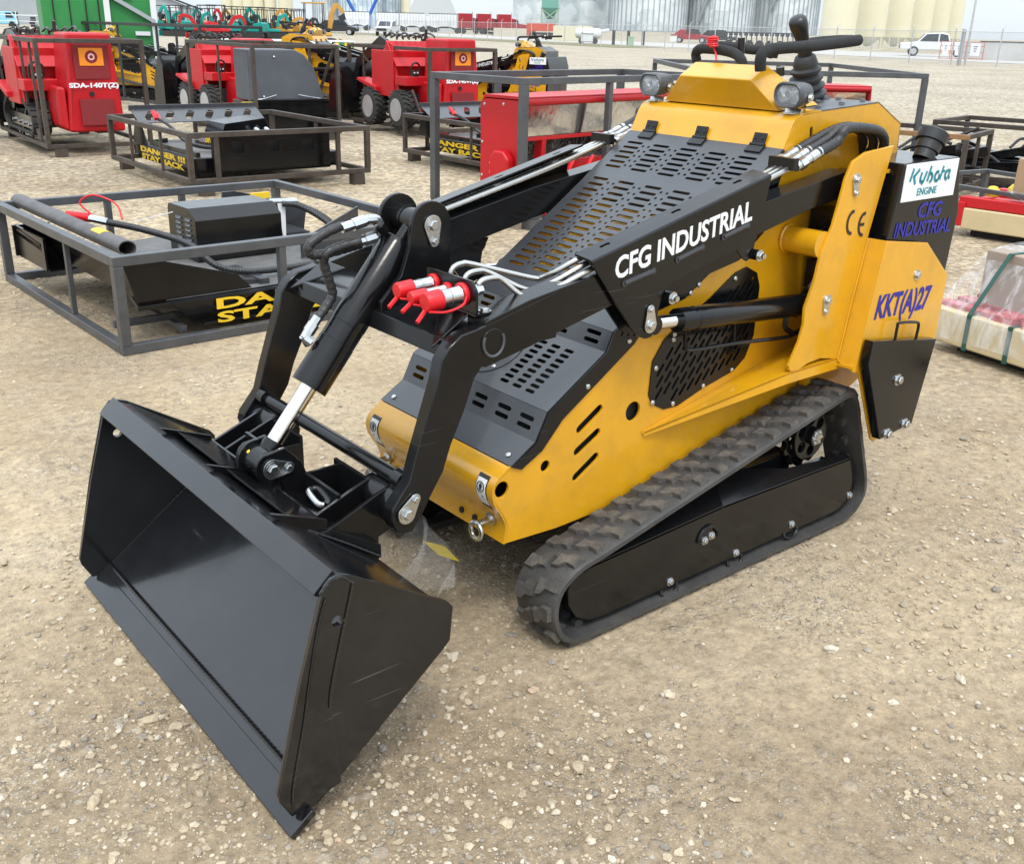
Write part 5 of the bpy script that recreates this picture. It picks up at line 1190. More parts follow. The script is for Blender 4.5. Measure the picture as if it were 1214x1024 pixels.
# second pallet
b0 = at(1128, 279); b1 = at(1235, 296); ux = (b1-b0); ang2 = math.atan2(ux.y, ux.x)
r = thing('pallet_load', 'cream wrapped carton with a red steel frame on top behind the nearest pallet', 'pallet', (b0.x, b0.y, 0), ang2)
def LB2(g, x0, x1, y0, y1, z0, z1): return g.box(((x0+x1)/2, (y0+y1)/2, (z0+z1)/2), (x1-x0, y1-y0, z1-z0))
s2_ = 1 if (V((cos(ang2+PI/2), sin(ang2+PI/2))).dot(V((b0.x-CAM.x, b0.y-CAM.y))) > 0) else -1
g = G(); LB2(g, .05, 1.9, 0, s2_*.9, .06, .22); obj('base_carton', g, M['ply'], r, bev=.012)
g = G(); LB2(g, 0, .06, 0, s2_*.9, .08, .26); LB2(g, 0, 1.9, s2_*.02, s2_*.12, .225, .30); LB2(g, 0, 1.9, s2_*.7, s2_*.8, .225, .30); LB2(g, .1, 1.9, s2_*.3, s2_*.5, .225, .26); obj('steel_frame', g, M['red'], r, bev=.006)
g = G(); LB2(g, .1, 1.8, s2_*.1, s2_*.2, 0, .06); LB2(g, .1, 1.8, s2_*.7, s2_*.8, 0, .06); obj('skid', g, M['dark'], r)
g = G(); random.seed(2)
for k in range(5): c = V((.15+.12*k, s2_*(.25+.12*(k % 2)), .30+.02*(k % 2))); g.lathe(c, (0,0,1), [(0,.05),(.04,.055),(.07,.03),(.075,.01)], 12)
obj('yellow_part', g, M['yplastic'], r)
g = G(); g.add([V((.12,s2_*.05,.27)),V((.3,s2_*.1,.38)),V((.5,s2_*.05,.30)),V((.7,s2_*.3,.31)),V((.5,s2_*.5,.36)),V((.2,s2_*.45,.33))], [(0,1,5),(1,2,3,4),(1,4,5)]); obj('bubble_wrap', g, M['wrap'], r)
b2 = M['card']
bx_ = r.matrix_basis @ V((.33, s2_*.16, .305))
tg = thing('cardboard_box', 'brown cardboard box standing on the red frame at the right edge', 'box', bx_, ang2)
g = G(); g.box((.3, s2_*.2, .15), (.6,.4,.30)); cb = obj('carton', g, M['card'], tg, bev=.006)
g = G(); g.box((.3, s2_*.2, .3015), (.6,.05,.002)); obj('tape', g, M['ply'], cb)
# cages with black parts
def junk(par, L, W, H, seed, mats):
    random.seed(seed)
    g = G()
    for k in range(7):
        a, b = random.uniform(.1, L-.3), random.uniform(.1, W-.1); g.bar((a,b,random.uniform(.1,H*.6)), (a+random.uniform(.3,.8),b+random.uniform(-.2,.2),random.uniform(.15,H*.9)), random.uniform(.06,.14), random.uniform(.04,.1))
    g.box((L/2,W/2,.15), (L*.85,W*.8,.12)); obj('steel_body', g, M['black'], par, bev=.005)
    for k in range(6):
        g = G(); p = V((random.uniform(.1,L*.6), random.uniform(.1,W-.1), H*.5)); q = [p]
        for j in range(5): p = p+V((random.uniform(.05,.3), random.uniform(-.25,.25), random.uniform(-.12,.16))); p.z = min(max(p.z,.15),H*1.15); p.x = min(p.x, L-.05); p.y = min(max(p.y,.03),W-.03); q.append(p.copy())
        g.tube(q, .016, 8, 6); obj('hose', g, M['hose'], par)
    g = G(); g.lathe((L*.5,W*.3,H*.5), (1,.2,.1), [(0,.05),(.05,.09),(.2,.09),(.25,.05)], 14); obj('motor', g, M['zinc'], par)
    g = G(); n = 9; vs = [V((L*.45+.5*i/n, .1+.4*j/n, H*.45+.12*math.sin(i*1.3+j*.9)*math.cos(j*1.7)*(1-abs(2*i/n-1)))) for i in range(n+1) for j in range(n+1)]
    g.add(vs, [(i*(n+1)+j, i*(n+1)+j+1, (i+1)*(n+1)+j+1, (i+1)*(n+1)+j) for i in range(n) for j in range(n)]); obj('plastic_sheet', g, M['wrap'], par)
h1 = bp(1147.6, 157.6, z=.62); h1b = bp(1176, 151, z=.62); dd = h1b-h1; aH = math.atan2(dd.y, dd.x)-PI/2; WH = max(.9, math.hypot(dd.x, dd.y))
oH = h1-V((cos(aH), sin(aH), 0))*1.9
k1 = cage('low cage with an orange brown top rail right behind the fuel tank', oH.x, oH.y, aH, 1.9, WH, .52, .08, M['rsteel'], stdposts(1.9, WH, .05, na=(.5,), nd=(.5,)))
for ch in k1.children:
    if ch.name.startswith('rail') and abs(sum(v.co.y for v in ch.data.vertices)/len(ch.data.vertices)) < .02 and sum(v.co.z for v in ch.data.vertices)/len(ch.data.vertices) > .4: ch.data.materials[0] = M['wood']
j1 = thing('trencher_attachment', 'tangle of black steel parts and hoses inside the cage with the orange brown rail', 'attachment', k1.matrix_basis @ V((.05,.05,.08)), aH); junk(j1, 1.8, WH-.1, .5, 4, None)
h2 = bp(1110.5, 137, z=.68); aH2 = aH
ex = V((cos(aH), sin(aH), 0)); 
k2 = cage('low weathered cage farther back at the right edge', h2.x, h2.y, aH+radians(-4), 2.1, 1.0, .56, .08, M['rsteel'], stdposts(2.1, 1.0, .05, na=(.5,.75), nc=(.4,)))
j2 = thing('trencher_attachment', 'black attachment under plastic sheet in the cage at the right edge', 'attachment', k2.matrix_basis @ V((.05,.05,.08)), aH+radians(-4)); junk(j2, 1.95, .9, .55, 9, None)
h3 = bp(1138, 218.5, z=.36); h3b = bp(1214, 231, z=.36); dd = h3b-h3; a3 = math.atan2(dd.y, dd.x)
k3 = cage('low grey frame around the pallet with the brown box', h3.x-.6*cos(a3), h3.y-.6*sin(a3), a3, 2.4, 1.1, .30, .06, M['gsteel'], stdposts(2.4, 1.1, .045), t=.035)
# ================================================================ the yard behind
HZ = lambda u: 17+.026*u
def gd(u, d): return at(u, HZ(u)+FPX*CAM.z/d)
def face(p): d = V((p.x-CAM.x, p.y-CAM.y)); return math.atan2(d.y, d.x)-PI/2      # local -Y looks back to the viewpoint
def far(name, label, cat, u, d, turn=0, group=None):
    p = gd(u, d); return thing(name, label, cat, p, face(p)+turn, group), d/FPX
M['tealp'] = paint('teal_paint', (.0,.28,.24), .4); M['orangep'] = paint('ochre_paint', (.5,.26,.04), .45); M['greenp'] = paint('green_container', (.018,.20,.045), .5, var=.12, scale=1.5, dust=.15, dustcol=(.2,.25,.15))
M['whitep'] = paint('white_painted_metal', (.7,.72,.73), .4, var=.06, scale=1); M['creamp'] = paint('cream_steel', (.66,.62,.45), .5, var=.05, scale=.4, dust=.2, dustcol=(.55,.5,.35)); M['greyp'] = paint('grey_steel_siding', (.33,.36,.38), .5, var=.06, scale=.5)
M['darkp'] = paint('dark_machine', (.02,.021,.023), .5); M['redp'] = paint('dark_red_paint', (.30,.012,.02), .35); M['orr'] = paint('orange_red_paint', (.5,.06,.02), .45); M['winglass'] = paint('dark_window', (.03,.04,.05), .08, bump=0)
M['bluep'] = paint('blue_paint', (.02,.10,.4), .45); M['gbox'] = paint('pale_green_box', (.3,.42,.3), .6); M['grassm'] = paint('dry_grass', (.16,.15,.06), .95, var=.5, scale=3)
def silo_mat(name, c0, c1):
    m, nt, b = newmat(name); L = nt.links.new; tc = N(nt, 'ShaderNodeTexCoord')
    w1 = N(nt, 'ShaderNodeTexWave', i_Scale=1.6, wave_type='BANDS', bands_direction='Z'); L(tc.outputs['Object'], w1.inputs['Vector'])
    n = N(nt, 'ShaderNodeTexNoise', i_Scale=.35, i_Detail=5); L(tc.outputs['Object'], n.inputs['Vector'])
    v = N(nt, 'ShaderNodeTexVoronoi', i_Scale=.35, distance='CHEBYCHEV'); L(tc.outputs['Object'], v.inputs['Vector']); sc = N(nt, 'ShaderNodeSeparateColor'); L(v.outputs['Color'], sc.inputs[0])
    mx = N(nt, 'ShaderNodeMath', operation='MULTIPLY_ADD'); L(sc.outputs[0], mx.inputs[0]); mx.inputs[1].default_value = .35; L(n.outputs['Fac'], mx.inputs[2])
    r = ramp(nt, mx.outputs[0], [(.35, c0), (.8, c1)]); L(r.outputs[0], b.inputs['Base Color']); b.inputs['Metallic'].default_value = .15; b.inputs['Roughness'].default_value = .45
    bu = N(nt, 'ShaderNodeBump', i_Strength=.4, i_Distance=.12); L(w1.outputs['Fac'], bu.inputs['Height']); L(bu.outputs[0], b.inputs['Normal']); return m
M['silo'] = silo_mat('galvanised_corrugated', (.40,.46,.48), (.66,.71,.73)); M['silob'] = silo_mat('bluish_galvanised', (.30,.42,.52), (.6,.7,.76))
# --- grain bins
def silo(label, u, d, wpx, hm, mat, ribs=0, zb=0, stair=None, group='tall steel grain bins', cat='grain bin'):
    t, s = far('grain_bin', label, cat, u, d, group=group); R_ = wpx*s/2; t.location.z = zb
    g = G(); g.lathe((0,0,0), (0,0,1), [(0,R_),(hm,R_),(hm+R_*.5,R_*.12)], 64); w_ = obj('wall', g, mat, t, smooth=20)
    g = G(); g.lathe((0,0,-.6), (0,0,1), [(0,R_*1.03),(.8,R_*1.03)], 48); obj('footing', g, M['greyp'], t)
    if ribs:
        g = G(); n = ribs
        for k in range(n): a = 2*PI*k/n; g.box((cos(a)*(R_+.08), sin(a)*(R_+.08), hm/2), (.22,.13,hm), Matrix.Rotation(a, 3, 'Z'))
        obj('stiffener', g, M['greyp'], t)['kind'] = 'stuff'
    if stair:
        g = G(); a0, a1, z0, z1 = stair; P_ = [V((cos(radians(a0+(a1-a0)*k/24))*(R_+.7), sin(radians(a0+(a1-a0)*k/24))*(R_+.7), z0+(z1-z0)*k/24)) for k in range(25)]
        for k in range(24): g.bar(P_[k], P_[k+1], .9, .28); g.bar(P_[k]+V((0,0,1.3)), P_[k+1]+V((0,0,1.3)), .12, .12)
        for p in P_: g.bar(p, p+V((0,0,1.3)), .1, .1)
        obj('stair', g, M['greyp'], t)
    return t
SI = [(690,205,64,20,'silo',0,None,'smooth banded steel bin behind the white tank, left of the ribbed bins'),(636,215,58,22,'silo',0,None,'smooth steel bin behind the pale green leg tower'),
      (766,185,92,26,'silo',44,(-60,-130,28,6),'ribbed steel bin nearest the signboard, with a stair down its right side'),(850,190,80,26,'silo',44,(-55,-120,26,2),'ribbed steel bin behind the red car on the road'),(925,198,80,26,'silo',44,(-50,-110,26,4),'ribbed steel bin behind the joystick'),
      (388,330,32,34,'silo',30,None,'narrow pale steel bin right of the ochre excavator boom'),(428,320,50,34,'silob',30,None,'bluish steel bin with a blue auger behind the white trailers'),(462,335,30,34,'silob',24,None,'pale bluish bin left of the arched shed')]
for u, d, w_, h_, mt, rb, st, lb in SI: silo(lb, u, d, w_, h_, M[mt], rb, 1.2 if 600 < u < 960 else 0, st)
t = silo('narrow cream bin left of the arched shed', 481, 330, 11, 30, M['creamp'], group='cream bins')
for k, u in enumerate((271,284,296,308,322,340)):
    silo('cream bin far behind the green excavators, '+('leftmost','second from left','third from left','third from right','second from right','rightmost')[k]+' of six', u, 353, 14 if k < 5 else 17, 22, M['creamp'], group='cream bins far left')
def hopper(label, u, d, wpx):
    t, s = far('hopper_bin', label, 'hopper bin', u, d, group='cream hopper bins'); R_ = wpx*s/2
    g = G(); g.lathe((0,0,1.5), (0,0,1), [(0,R_),(9,R_),(10.2,R_*.2)], 40); obj('wall', g, M['creamp'], t, smooth=20)
    g = G(); g.lathe((0,0,.35), (0,0,1), [(0,.12),(.02,.25),(1.15,R_*.97)], 28); obj('cone', g, M['whitep'], t)
    for k in range(10):
        a = 2*PI*k/10; g = G(); g.bar((cos(a)*R_*.97,sin(a)*R_*.97,0), (cos(a)*R_*.97,sin(a)*R_*.97,1.6), .12, .12); obj('leg', g, M['creamp'], t)
    g = G(); g.lathe((0,0,1.35), (0,0,1), [(0,R_*1.02),(.25,R_*1.02)], 40); g.lathe((0,0,0), (0,0,1), [(0,R_*1.05),(.1,R_*1.05)], 40); obj('ring_beam', g, M['creamp'], t); return t
for k, (u, w_) in enumerate(((990,42),(1027,38),(1058,34),(1084,30),(1106,26),(1124,22))):
    hopper('cream hopper bin on legs, '+('leftmost','second from left','third from left','third from right','second from right','rightmost')[k]+' of the six behind the white pickup', u, 104+k*5, w_)
# --- leg tower, augers
t, s = far('elevator_leg', 'pale green steel hopper tower between two smooth steel bins', 'tower', 651, 195)
g = G()
for x in (-1.6,1.6):
    for y in (-1.5,1.5): g.bar((x,y,0),(x,y,5), .25,.25)
for z0, z1 in ((.3,2.6),(2.6,4.8)): g.bar((-1.6,-1.5,z0),(1.6,-1.5,z1), .18,.18); g.bar((1.6,-1.5,z0),(-1.6,-1.5,z1), .18,.18)
obj('frame', g, M['gbox'], t); g = G(); g.prism([(-.5,-.5,3),(.5,-.5,3),(1.7,-1.7,5),(-1.7,-1.7,5)], (0,.1,0)); g.box((0,0,9), (3.2,3,8)); obj('hopper', g, paint('sea_green', (.16,.36,.30), .5), t)
for u, l, hh in ((424,9,5),(439,8,6)):
    t, s = far('grain_auger', 'blue grain auger leaning on the bluish bin, '+('left' if u < 430 else 'right')+' one', 'auger', u, 300, group='blue augers')
    g = G(); sg_ = -1 if u < 430 else 1; g.cyl((0,0,hh-2),(sg_*l*.5,0,hh+6), .5, 10); g.bar((0,0,0),(0,0,hh-2), .3,.3); obj('tube', g, M['bluep'], t)
# --- arched shed, warehouse, wall
t, s = far('quonset_shed', 'light grey arched shed with a white door behind the trailers', 'shed', 513, 235)
W_ = 61*s/2; g = G(); g.prism([(W_*cos(a), 0, 9.2*sin(a)**.9) for a in [PI*k/24 for k in range(25)]], (0,22,0)); obj('shell', g, M['greyl'] if 'greyl' in M else paint('pale_grey_sheet', (.50,.53,.54), .5, var=.04), t)
g = G(); g.box((0,-.08,1.9), (3.1,.15,2.6)); obj('door', g, M['whitep'], t); g = G(); g.box((0,-.1,.75), (3.1,.18,.9)); obj('door_gap', g, M['dark'], t)
t, s = far('warehouse', 'low grey warehouse with a white sign behind the excavators, far left', 'warehouse', 90, 150)
g = G(); W_ = 300*s/2
g.prism([(-W_,0,0),(W_,0,0),(W_,0,2.6),(W_-6,0,4.8),(-W_,0,9)], (0,18,0)); obj('wall', g, M['greyp'], t)
g = G(); g.bar((W_+.4,-.3,2.75),(W_-6,-.3,4.95), .5,.25); g.bar((W_-6,-.3,4.95),(-W_,-.3,9.2), .5,.25); obj('roof_trim', g, M['darkp'], t)
g = G(); g.box((203*s-90*s,-.05,2.9), (20*s,.1,.7)); obj('sign', g, M['whitep'], t)
t, s = far('boundary_wall', 'long low white concrete wall behind the fence at the right edge', 'wall', 1135, 64)
pa, pb = at(1137, 70.5), at(1250, 74.5); t.location = pa; t.rotation_euler = (0,0,math.atan2(pb.y-pa.y, pb.x-pa.x)); Lw = (pb-pa).length
g = G(); g.box((Lw/2,0,.62), (Lw,.3,1.24)); obj('wall', g, M['conc'] if 'conc' in M else paint('pale_concrete', (.5,.5,.48), .8, var=.1, scale=.6), t)
g = G(); g.box((Lw*.55,0,1.27), (Lw*.7,.36,.07)); g.box((Lw*.95,0,1.4), (Lw*.3,.5,.14)); obj('coping', g, M['darkp'], t)
# --- chain link fence
def fencemat():
    m, nt, b = newmat('chain_link'); L = nt.links.new; tc = N(nt, 'ShaderNodeTexCoord'); mp = N(nt, 'ShaderNodeMapping'); mp.inputs['Rotation'].default_value = (0, radians(45), 0); L(tc.outputs['Object'], mp.inputs[0])
    sx = N(nt, 'ShaderNodeSeparateXYZ'); L(mp.outputs[0], sx.inputs[0]); o = []
    for k in (0, 2):
        a = N(nt, 'ShaderNodeMath', operation='MULTIPLY'); L(sx.outputs[k], a.inputs[0]); a.inputs[1].default_value = 14; f = N(nt, 'ShaderNodeMath', operation='FRACT'); L(a.outputs[0], f.inputs[0]); c = N(nt, 'ShaderNodeMath', operation='LESS_THAN'); L(f.outputs[0], c.inputs[0]); c.inputs[1].default_value = .10; o.append(c.outputs[0])
    mx = N(nt, 'ShaderNodeMath', operation='MAXIMUM'); L(o[0], mx.inputs[0]); L(o[1], mx.inputs[1]); L(mx.outputs[0], b.inputs['Alpha']); b.inputs['Base Color'].default_value = (.35,.36,.37,1); b.inputs['Roughness'].default_value = .5; return m
fa, fb = at(1240, 83.5), at(600, 50.5); fd = (fb-fa).normalized(); fb = fa+fd*112
t = thing('chain_link_fence', 'galvanised chain link fence running across the far side of the gravel yard', 'fence', fa, math.atan2(fd.y, fd.x)); Lf = (fb-fa).length
g = G(); g.add([(0,0,.05),(Lf,0,.05),(Lf,0,1.8),(0,0,1.8)], [(0,1,2,3)]); obj('mesh', g, fencemat(), t)
g = G(); g.cyl((0,0,1.8),(Lf,0,1.8), .022, 6); obj('top_rail', g, M['galv'] if 'galv' in M else M['rim'], t)
for k in range(int(Lf/3)+1):
    g = G(); x = min(k*3, Lf); h_ = 1.95; g.cyl((x,0,0),(x,0,h_), .035, 8); g.bar((x,0,h_),(x,-.18,h_+.18), .03,.03); obj('post', g, M['rim'], t)
for u, h_ in ((1080, 5.2), (1114.5, 1.9), (1130, 1.95)):
    p = bp(u, 78, z=0); q = fa+fd*((p-fa).dot(fd)); loc = t.matrix_basis.inverted() @ V((q.x, q.y, 0)) if False else V(((p-fa).dot(fd), 0, 0)); g = G(); g.cyl(loc+V((0,-.06,0)), loc+V((0,-.06,h_)), .06, 8); obj('gate_post', g, M['rim'], t)
for k, u in enumerate((727, 744.5, 762)):
    p = at(u, HZ(u)+17.5); tt = thing('marker_post', 'short dark post along the road, '+('left','middle','right')[k]+' of three beside the pale green box', 'post', p, 0, 'dark marker posts')
    g = G(); g.box((0,0,.65), (.22,.22,1.3)); g.prism([(-.11,-.11,1.3),(.11,-.11,1.3),(.11,.11,1.3),(-.11,.11,1.3)], (0,0,.05)); obj('post', g, M['darkp'], tt)
p = at(747.5, HZ(747)+18); t = thing('utility_box', 'pale green utility box between the dark marker posts', 'utility box', p, face(p)); g = G(); g.box((0,0,.4), (.6,.5,.8)); g.box((0,0,.82), (.66,.56,.05)); obj('cabinet', g, M['gbox'], t, bev=.03)
# --- road vehicles
def veh(label, u, vb, turn, col, kind='pickup', group='parked pickups and cars', L=5.6, cat='pickup'):
    p = at(u, vb); t = thing('pickup_truck' if kind == 'pickup' else 'parked_car', label, cat, p, face(p)+turn, group)
    h = .95; 
    prof = [(-L/2,.5),(-L/2,.98),(-L*.28,1.10),(-L*.17,1.75),(-L*.0+.35,1.82),(L*.14,1.72),(L*.17,1.15),(L/2,1.12),(L/2,.5)] if kind == 'pickup' else [(-L/2,.45),(-L/2,.9),(-L*.25,1.05),(-L*.14,1.62),(L*.3,1.68),(L*.45,1.1),(L/2,1.0),(L/2,.45)]
    g = G(); g.py(prof, -.92, .92); body = obj('body', g, col, t, bev=.08)
    g = G(); w0 = .935
    win = [(-L*.245,1.15),(-L*.16,1.68),(L*.0,1.74),(L*.0,1.15)], [(L*.02,1.15),(L*.02,1.74),(L*.12,1.66),(L*.15,1.2)]
    for wp in win:
        for y in (-w0, w0-.01): g.py(wp, y, y+.01)
    g.prism([(-L*.275,-.78,1.14),(-L*.275,.78,1.14),(-L*.18,.70,1.70),(-L*.18,-.70,1.70)], (-.03,0,.01)); obj('window', g, M['winglass'], body)
    g = G(); g.box((-L/2-.02,0,.75), (.05,1.3,.3)); obj('grille', g, M['darkp'], body)
    for s_ in (-1, 1): g = G(); g.box((-L/2-.02,s_*.76,.82), (.06,.28,.18)); obj('headlight', g, M['rim'], body)
    for x in (-L*.31, L*.31):
        for s_ in (-1, 1):
            g = G(); g.lathe((x,s_*.94,.38), (0,-s_,0), [(0,.30),(.0,.38),(.22,.38),(.22,.2)], 20); wh = obj('wheel', g, M['tyre'], t); g = G(); g.lathe((x,s_*.95,.38), (0,-s_,0), [(0,.24),(.03,.20),(.03,.03)], 14); obj('rim', g, M['rim'], wh)
    return t
veh('white pickup facing the camera in front of the white trailers', 459.5, 43, radians(75), M['whitep'])
veh('white pickup seen side-on behind the tall fence pole, right', 1108, 67.5, radians(4), M['whitep'])
veh('dark grey car behind the ochre excavator, left of the white pickup', 401, 42, radians(170), M['darkp'], 'car', cat='car', L=4.8)
veh('red car parked on the road behind the fence, right of the signboard', 819, 51.5, radians(175), M['redp'], 'car', cat='car', L=4.8)
veh('dark car parked right beside the red one', 851, 52, radians(175), M['darkp'], 'car', cat='car', L=4.8)
def trailer(label, u, d, Lp):
    t, s = far('grain_trailer', label, 'trailer', u, d, group='white grain trailers'); L = Lp*s
    g = G(); g.py([(-L/2,1.25),(-L/2,3.5),(L/2,3.5),(L/2,1.25),(L*.3,.9),(L*.05,1.25),(-L*.05,1.25),(-L*.3,.9)], -1.25, 1.25); b_ = obj('hopper_body', g, M['whitep'], t)
    g = G()
    for k in range(int(L/.6)): g.box((-L/2+.3+k*.6,-1.28,2.4), (.08,.06,2.1))
    obj('side_rib', g, M['greyp'], b_)
    g = G(); g.box((0,0,3.55), (L,2.5,.14)); obj('tarp', g, M['darkp'], b_)
    g = G(); g.box((0,0,1.0), (L*.95,.8,.3)); obj('chassis', g, M['darkp'], t)
    for x in (-L*.40,-L*.3,L*.35,L*.44): g = G(); g.cyl((x,-1.2,.5),(x,-.7,.5), .5, 16); obj('wheel', g, M['tyre'], t)
for k, (u, w_) in enumerate(((424,28),(460,26),(489,30),(528,40))): trailer('white grain trailer, '+('leftmost, partly behind the ochre boom','second, right behind the white pickup','third, left of the arched shed','longest one below the arched shed')[k], u, 205, w_)
def semi(label, u, d, col=None):
    t, s = far('semi_truck', label, 'truck', u, d, radians(8), 'dark red semi trucks'); c = M['redp']
    g = G(); g.box((-1.6,0,2.3), (2.6,2.4,2.6)); g.py([(-.3,1.2),(-.3,2.9),(.9,2.7),(1.2,2.0),(2.9,1.8),(3.0,.8),(-.3,.8)], -1.0, 1.0); cb = obj('cab', g, c, t, bev=.08)
    g = G(); g.py([(.3,2.1),(.3,2.75),(.85,2.6),(1.05,2.1)], -1.02, 1.02); obj('window', g, M['winglass'], cb)
    g = G(); g.box((3.05,0,1.2), (.06,1.4,1.0)); g.cyl((-.35,-1.1,.8),(-.35,-1.1,3.9), .1, 8); obj('chrome_trim', g, M['rim'], cb)
    g = G(); g.box((-.5,0,.8), (7,.9,.25)); obj('chassis', g, M['darkp'], t)
    for x in (2.2,-2.0,-3.2): g = G(); g.cyl((x,-1.15,.52),(x,-.7,.52), .52, 16); obj('wheel', g, M['tyre'], t)
for k, (u) in enumerate((561,583,607)): semi('dark red semi truck, '+('left','middle','right')[k]+' of three parked beyond the yellow loader', u, 190)
t, s = far('field_truck', 'orange red farm truck parked left of the cream container', 'truck', 642, 130, 0)
g = G(); g.box((0,0,1.5), (3.4,2.2,1.0)); g.box((-1.4,0,1.2), (1.2,2.0,1.5)); b_ = obj('box_body', g, M['orr'], t, bev=.05)
g = G(); g.box((0,0,.7), (3.6,.9,.3)); obj('chassis', g, M['darkp'], t)
for x in (-1.2,1.0): g = G(); g.cyl((x,-1.1,.45),(x,-.6,.45), .45, 14); obj('wheel', g, M['tyre'], t)
t, s = far('storage_container', 'cream container below the smooth steel bin, behind the white tank', 'container', 679, 118, radians(-6))
g = G(); g.box((0,0,.85), (4.6,2.0,1.7)); c_ = obj('box', g, M['creamp'], t)
g = G()
for k in range(18): g.box((-2.2+k*.26,-1.02,.85), (.1,.05,1.5))
obj('corrugation', g, M['creamp'], c_)
t, s = far('tank_trailer', 'small white tank on wheels beside the fence, below the steel bins', 'tank', 697, 100)
g = G(); g.lathe((-1.4,0,1.0), (1,0,0), [(0,.1),(.12,.42),(.4,.5),(2.4,.5),(2.68,.42),(2.8,.1)], 20); g.cyl((1.2,0,1.2),(2.1,0,1.35), .18, 10); obj('tank', g, M['whitep'], t)
for x in (-.7,.7): g = G(); g.cyl((x,-.6,.3),(x,-.4,.3), .3, 12); obj('wheel', g, M['tyre'], t)
p = at(695.5, 53.5); t = thing('notice_board', 'white notice panel on the fence in front of the white tank', 'sign', p, face(p)); g = G(); g.box((0,0,.62), (1.15,.04,.75)); obj('panel', g, M['whitep'], t); g = G(); g.box((0,-.03,.99), (1.15,.03,.05)); g.box((0,-.03,.27), (1.15,.03,.05)); obj('panel_trim', g, M['darkp'], t)
for x in (-.5,.5): g = G(); g.cyl((x,.04,0),(x,.04,1.1), .03, 6); obj('post', g, M['rim'], t)
p = at(797.5, 57); t = thing('notice_board', 'white signboard with a red top standing left of the red car', 'sign', p, face(p)); g = G(); g.box((0,0,.85), (.62,.04,.62)); s_b = obj('panel', g, M['whitep'], t); g = G(); g.box((0,-.03,1.1), (.6,.02,.1)); obj('red_band', g, M['redp'], s_b)
for k in range(3): pass
g = G(); g.cyl((0,.04,0),(0,.04,.6), .03, 6); obj('post', g, M['rim'], t)
# black implement frame row behind the levers
t, s = far('tillage_implement', 'long row of black harrow frames on tyres beyond the fence, behind the grab bar', 'implement', 898, 88)
g = G(); g.box((0,0,1.35), (6.0,1.5,.30)); 
for k in range(14): g.bar((-2.9+k*.45,-.6,1.25),(-2.8+k*.45,-.7,.35), .10,.10)
obj('frame', g, M['darkp'], t); g = G()
for k in range(13): g.box((-2.7+k*.45,-.78,1.22), (.08,.06,.35))
obj('tooth', g, M['whitep'], t)
for k in range(7): g = G(); g.cyl((-2.6+k*.9,-.4,.42),(-2.6+k*.9,-.1,.42), .42, 14); obj('tyre', g, M['tyre'], t)
# red racks with white signs
for k, (u, w_) in enumerate(((1119,10),(1135,13),(1154,16))):
    p = at(u, HZ(u)+24.5); t = thing('sign_rack', 'red steel rack with a white panel, '+('left','middle','right')[k]+' of three before the white wall', 'rack', p, face(p), 'red racks with white panels'); dd = (p-CAM).length/FPX; a = w_*dd/2; 
    for z in (.08,.5,.92,1.2): g = G(); g.bar((-a,0,z),(a,0,z), .04,.04); obj('rail', g, M['orr'], t)
    for x in (-a, a): g = G(); g.bar((x,0,0),(x,0,1.24), .05,.05); g.bar((x,0,.03),(x,-.5,.03), .05,.05); obj('upright', g, M['orr'], t)
    g = G(); g.box((0,-.04,.7), (a*1.15,.02,.85)); pn = obj('panel', g, M['whitep'], t); g = G()
    for q in range(3): g.box((0,-.055,.9-.15*q), (a*.5-.06*q,.008,.05))
    obj('print', g, M['darkp'], pn)
# --- green container and trailers behind the red loader
pb = at(195, 117); vd = V((pb.x-CAM.x, pb.y-CAM.y, 0)).normalized(); vd = Matrix.Rotation(radians(7), 3, 'Z') @ vd; dl = V((-vd.y, vd.x, 0)); dl = dl if dl.dot(_X*0+V((R3 @ V((1,0,0))))) < 0 else -dl
Lc = 1.95; pa = pb+dl*Lc; ang = math.atan2(pb.y-pa.y, pb.x-pa.x)
t = thing('shipping_container', 'tall green container with white corner posts behind the red tracked loader', 'container', pa, ang)
g = G(); g.box((Lc/2,1.3,1.42), (Lc,2.6,2.6)); c_ = obj('box', g, M['greenp'], t)
for x in (Lc-.05, Lc*.56): g = G(); g.box((x,-.03,1.42), (.10,.08,2.64)); obj('corner_post', g, M['whitep'], t)
g = G(); g.box((Lc/2,-.03,.13), (Lc,.09,.10)); obj('sill', g, M['whitep'], t)
g = G(); g.bar((Lc*.58,-.06,1.80),(Lc-.05,-.06,1.36), .06,.07); g.bar((Lc*.78,-.06,.56),(Lc-.04,-.06,.38), .06,.06); obj('door_brace', g, M['greyp'], t)
g = G()
for x in (.1,.24,.38,.49): g.box((Lc*x,-.012,1.42), (.02,.02,2.5))
obj('panel_groove', g, M['dark'], c_)
g = G(); g.box((Lc*.72,-.03,1.80), (.28,.02,.14)); g.box((Lc*.86,-.03,1.15), (.26,.02,.07)); obj('label', g, M['whitep'], c_)
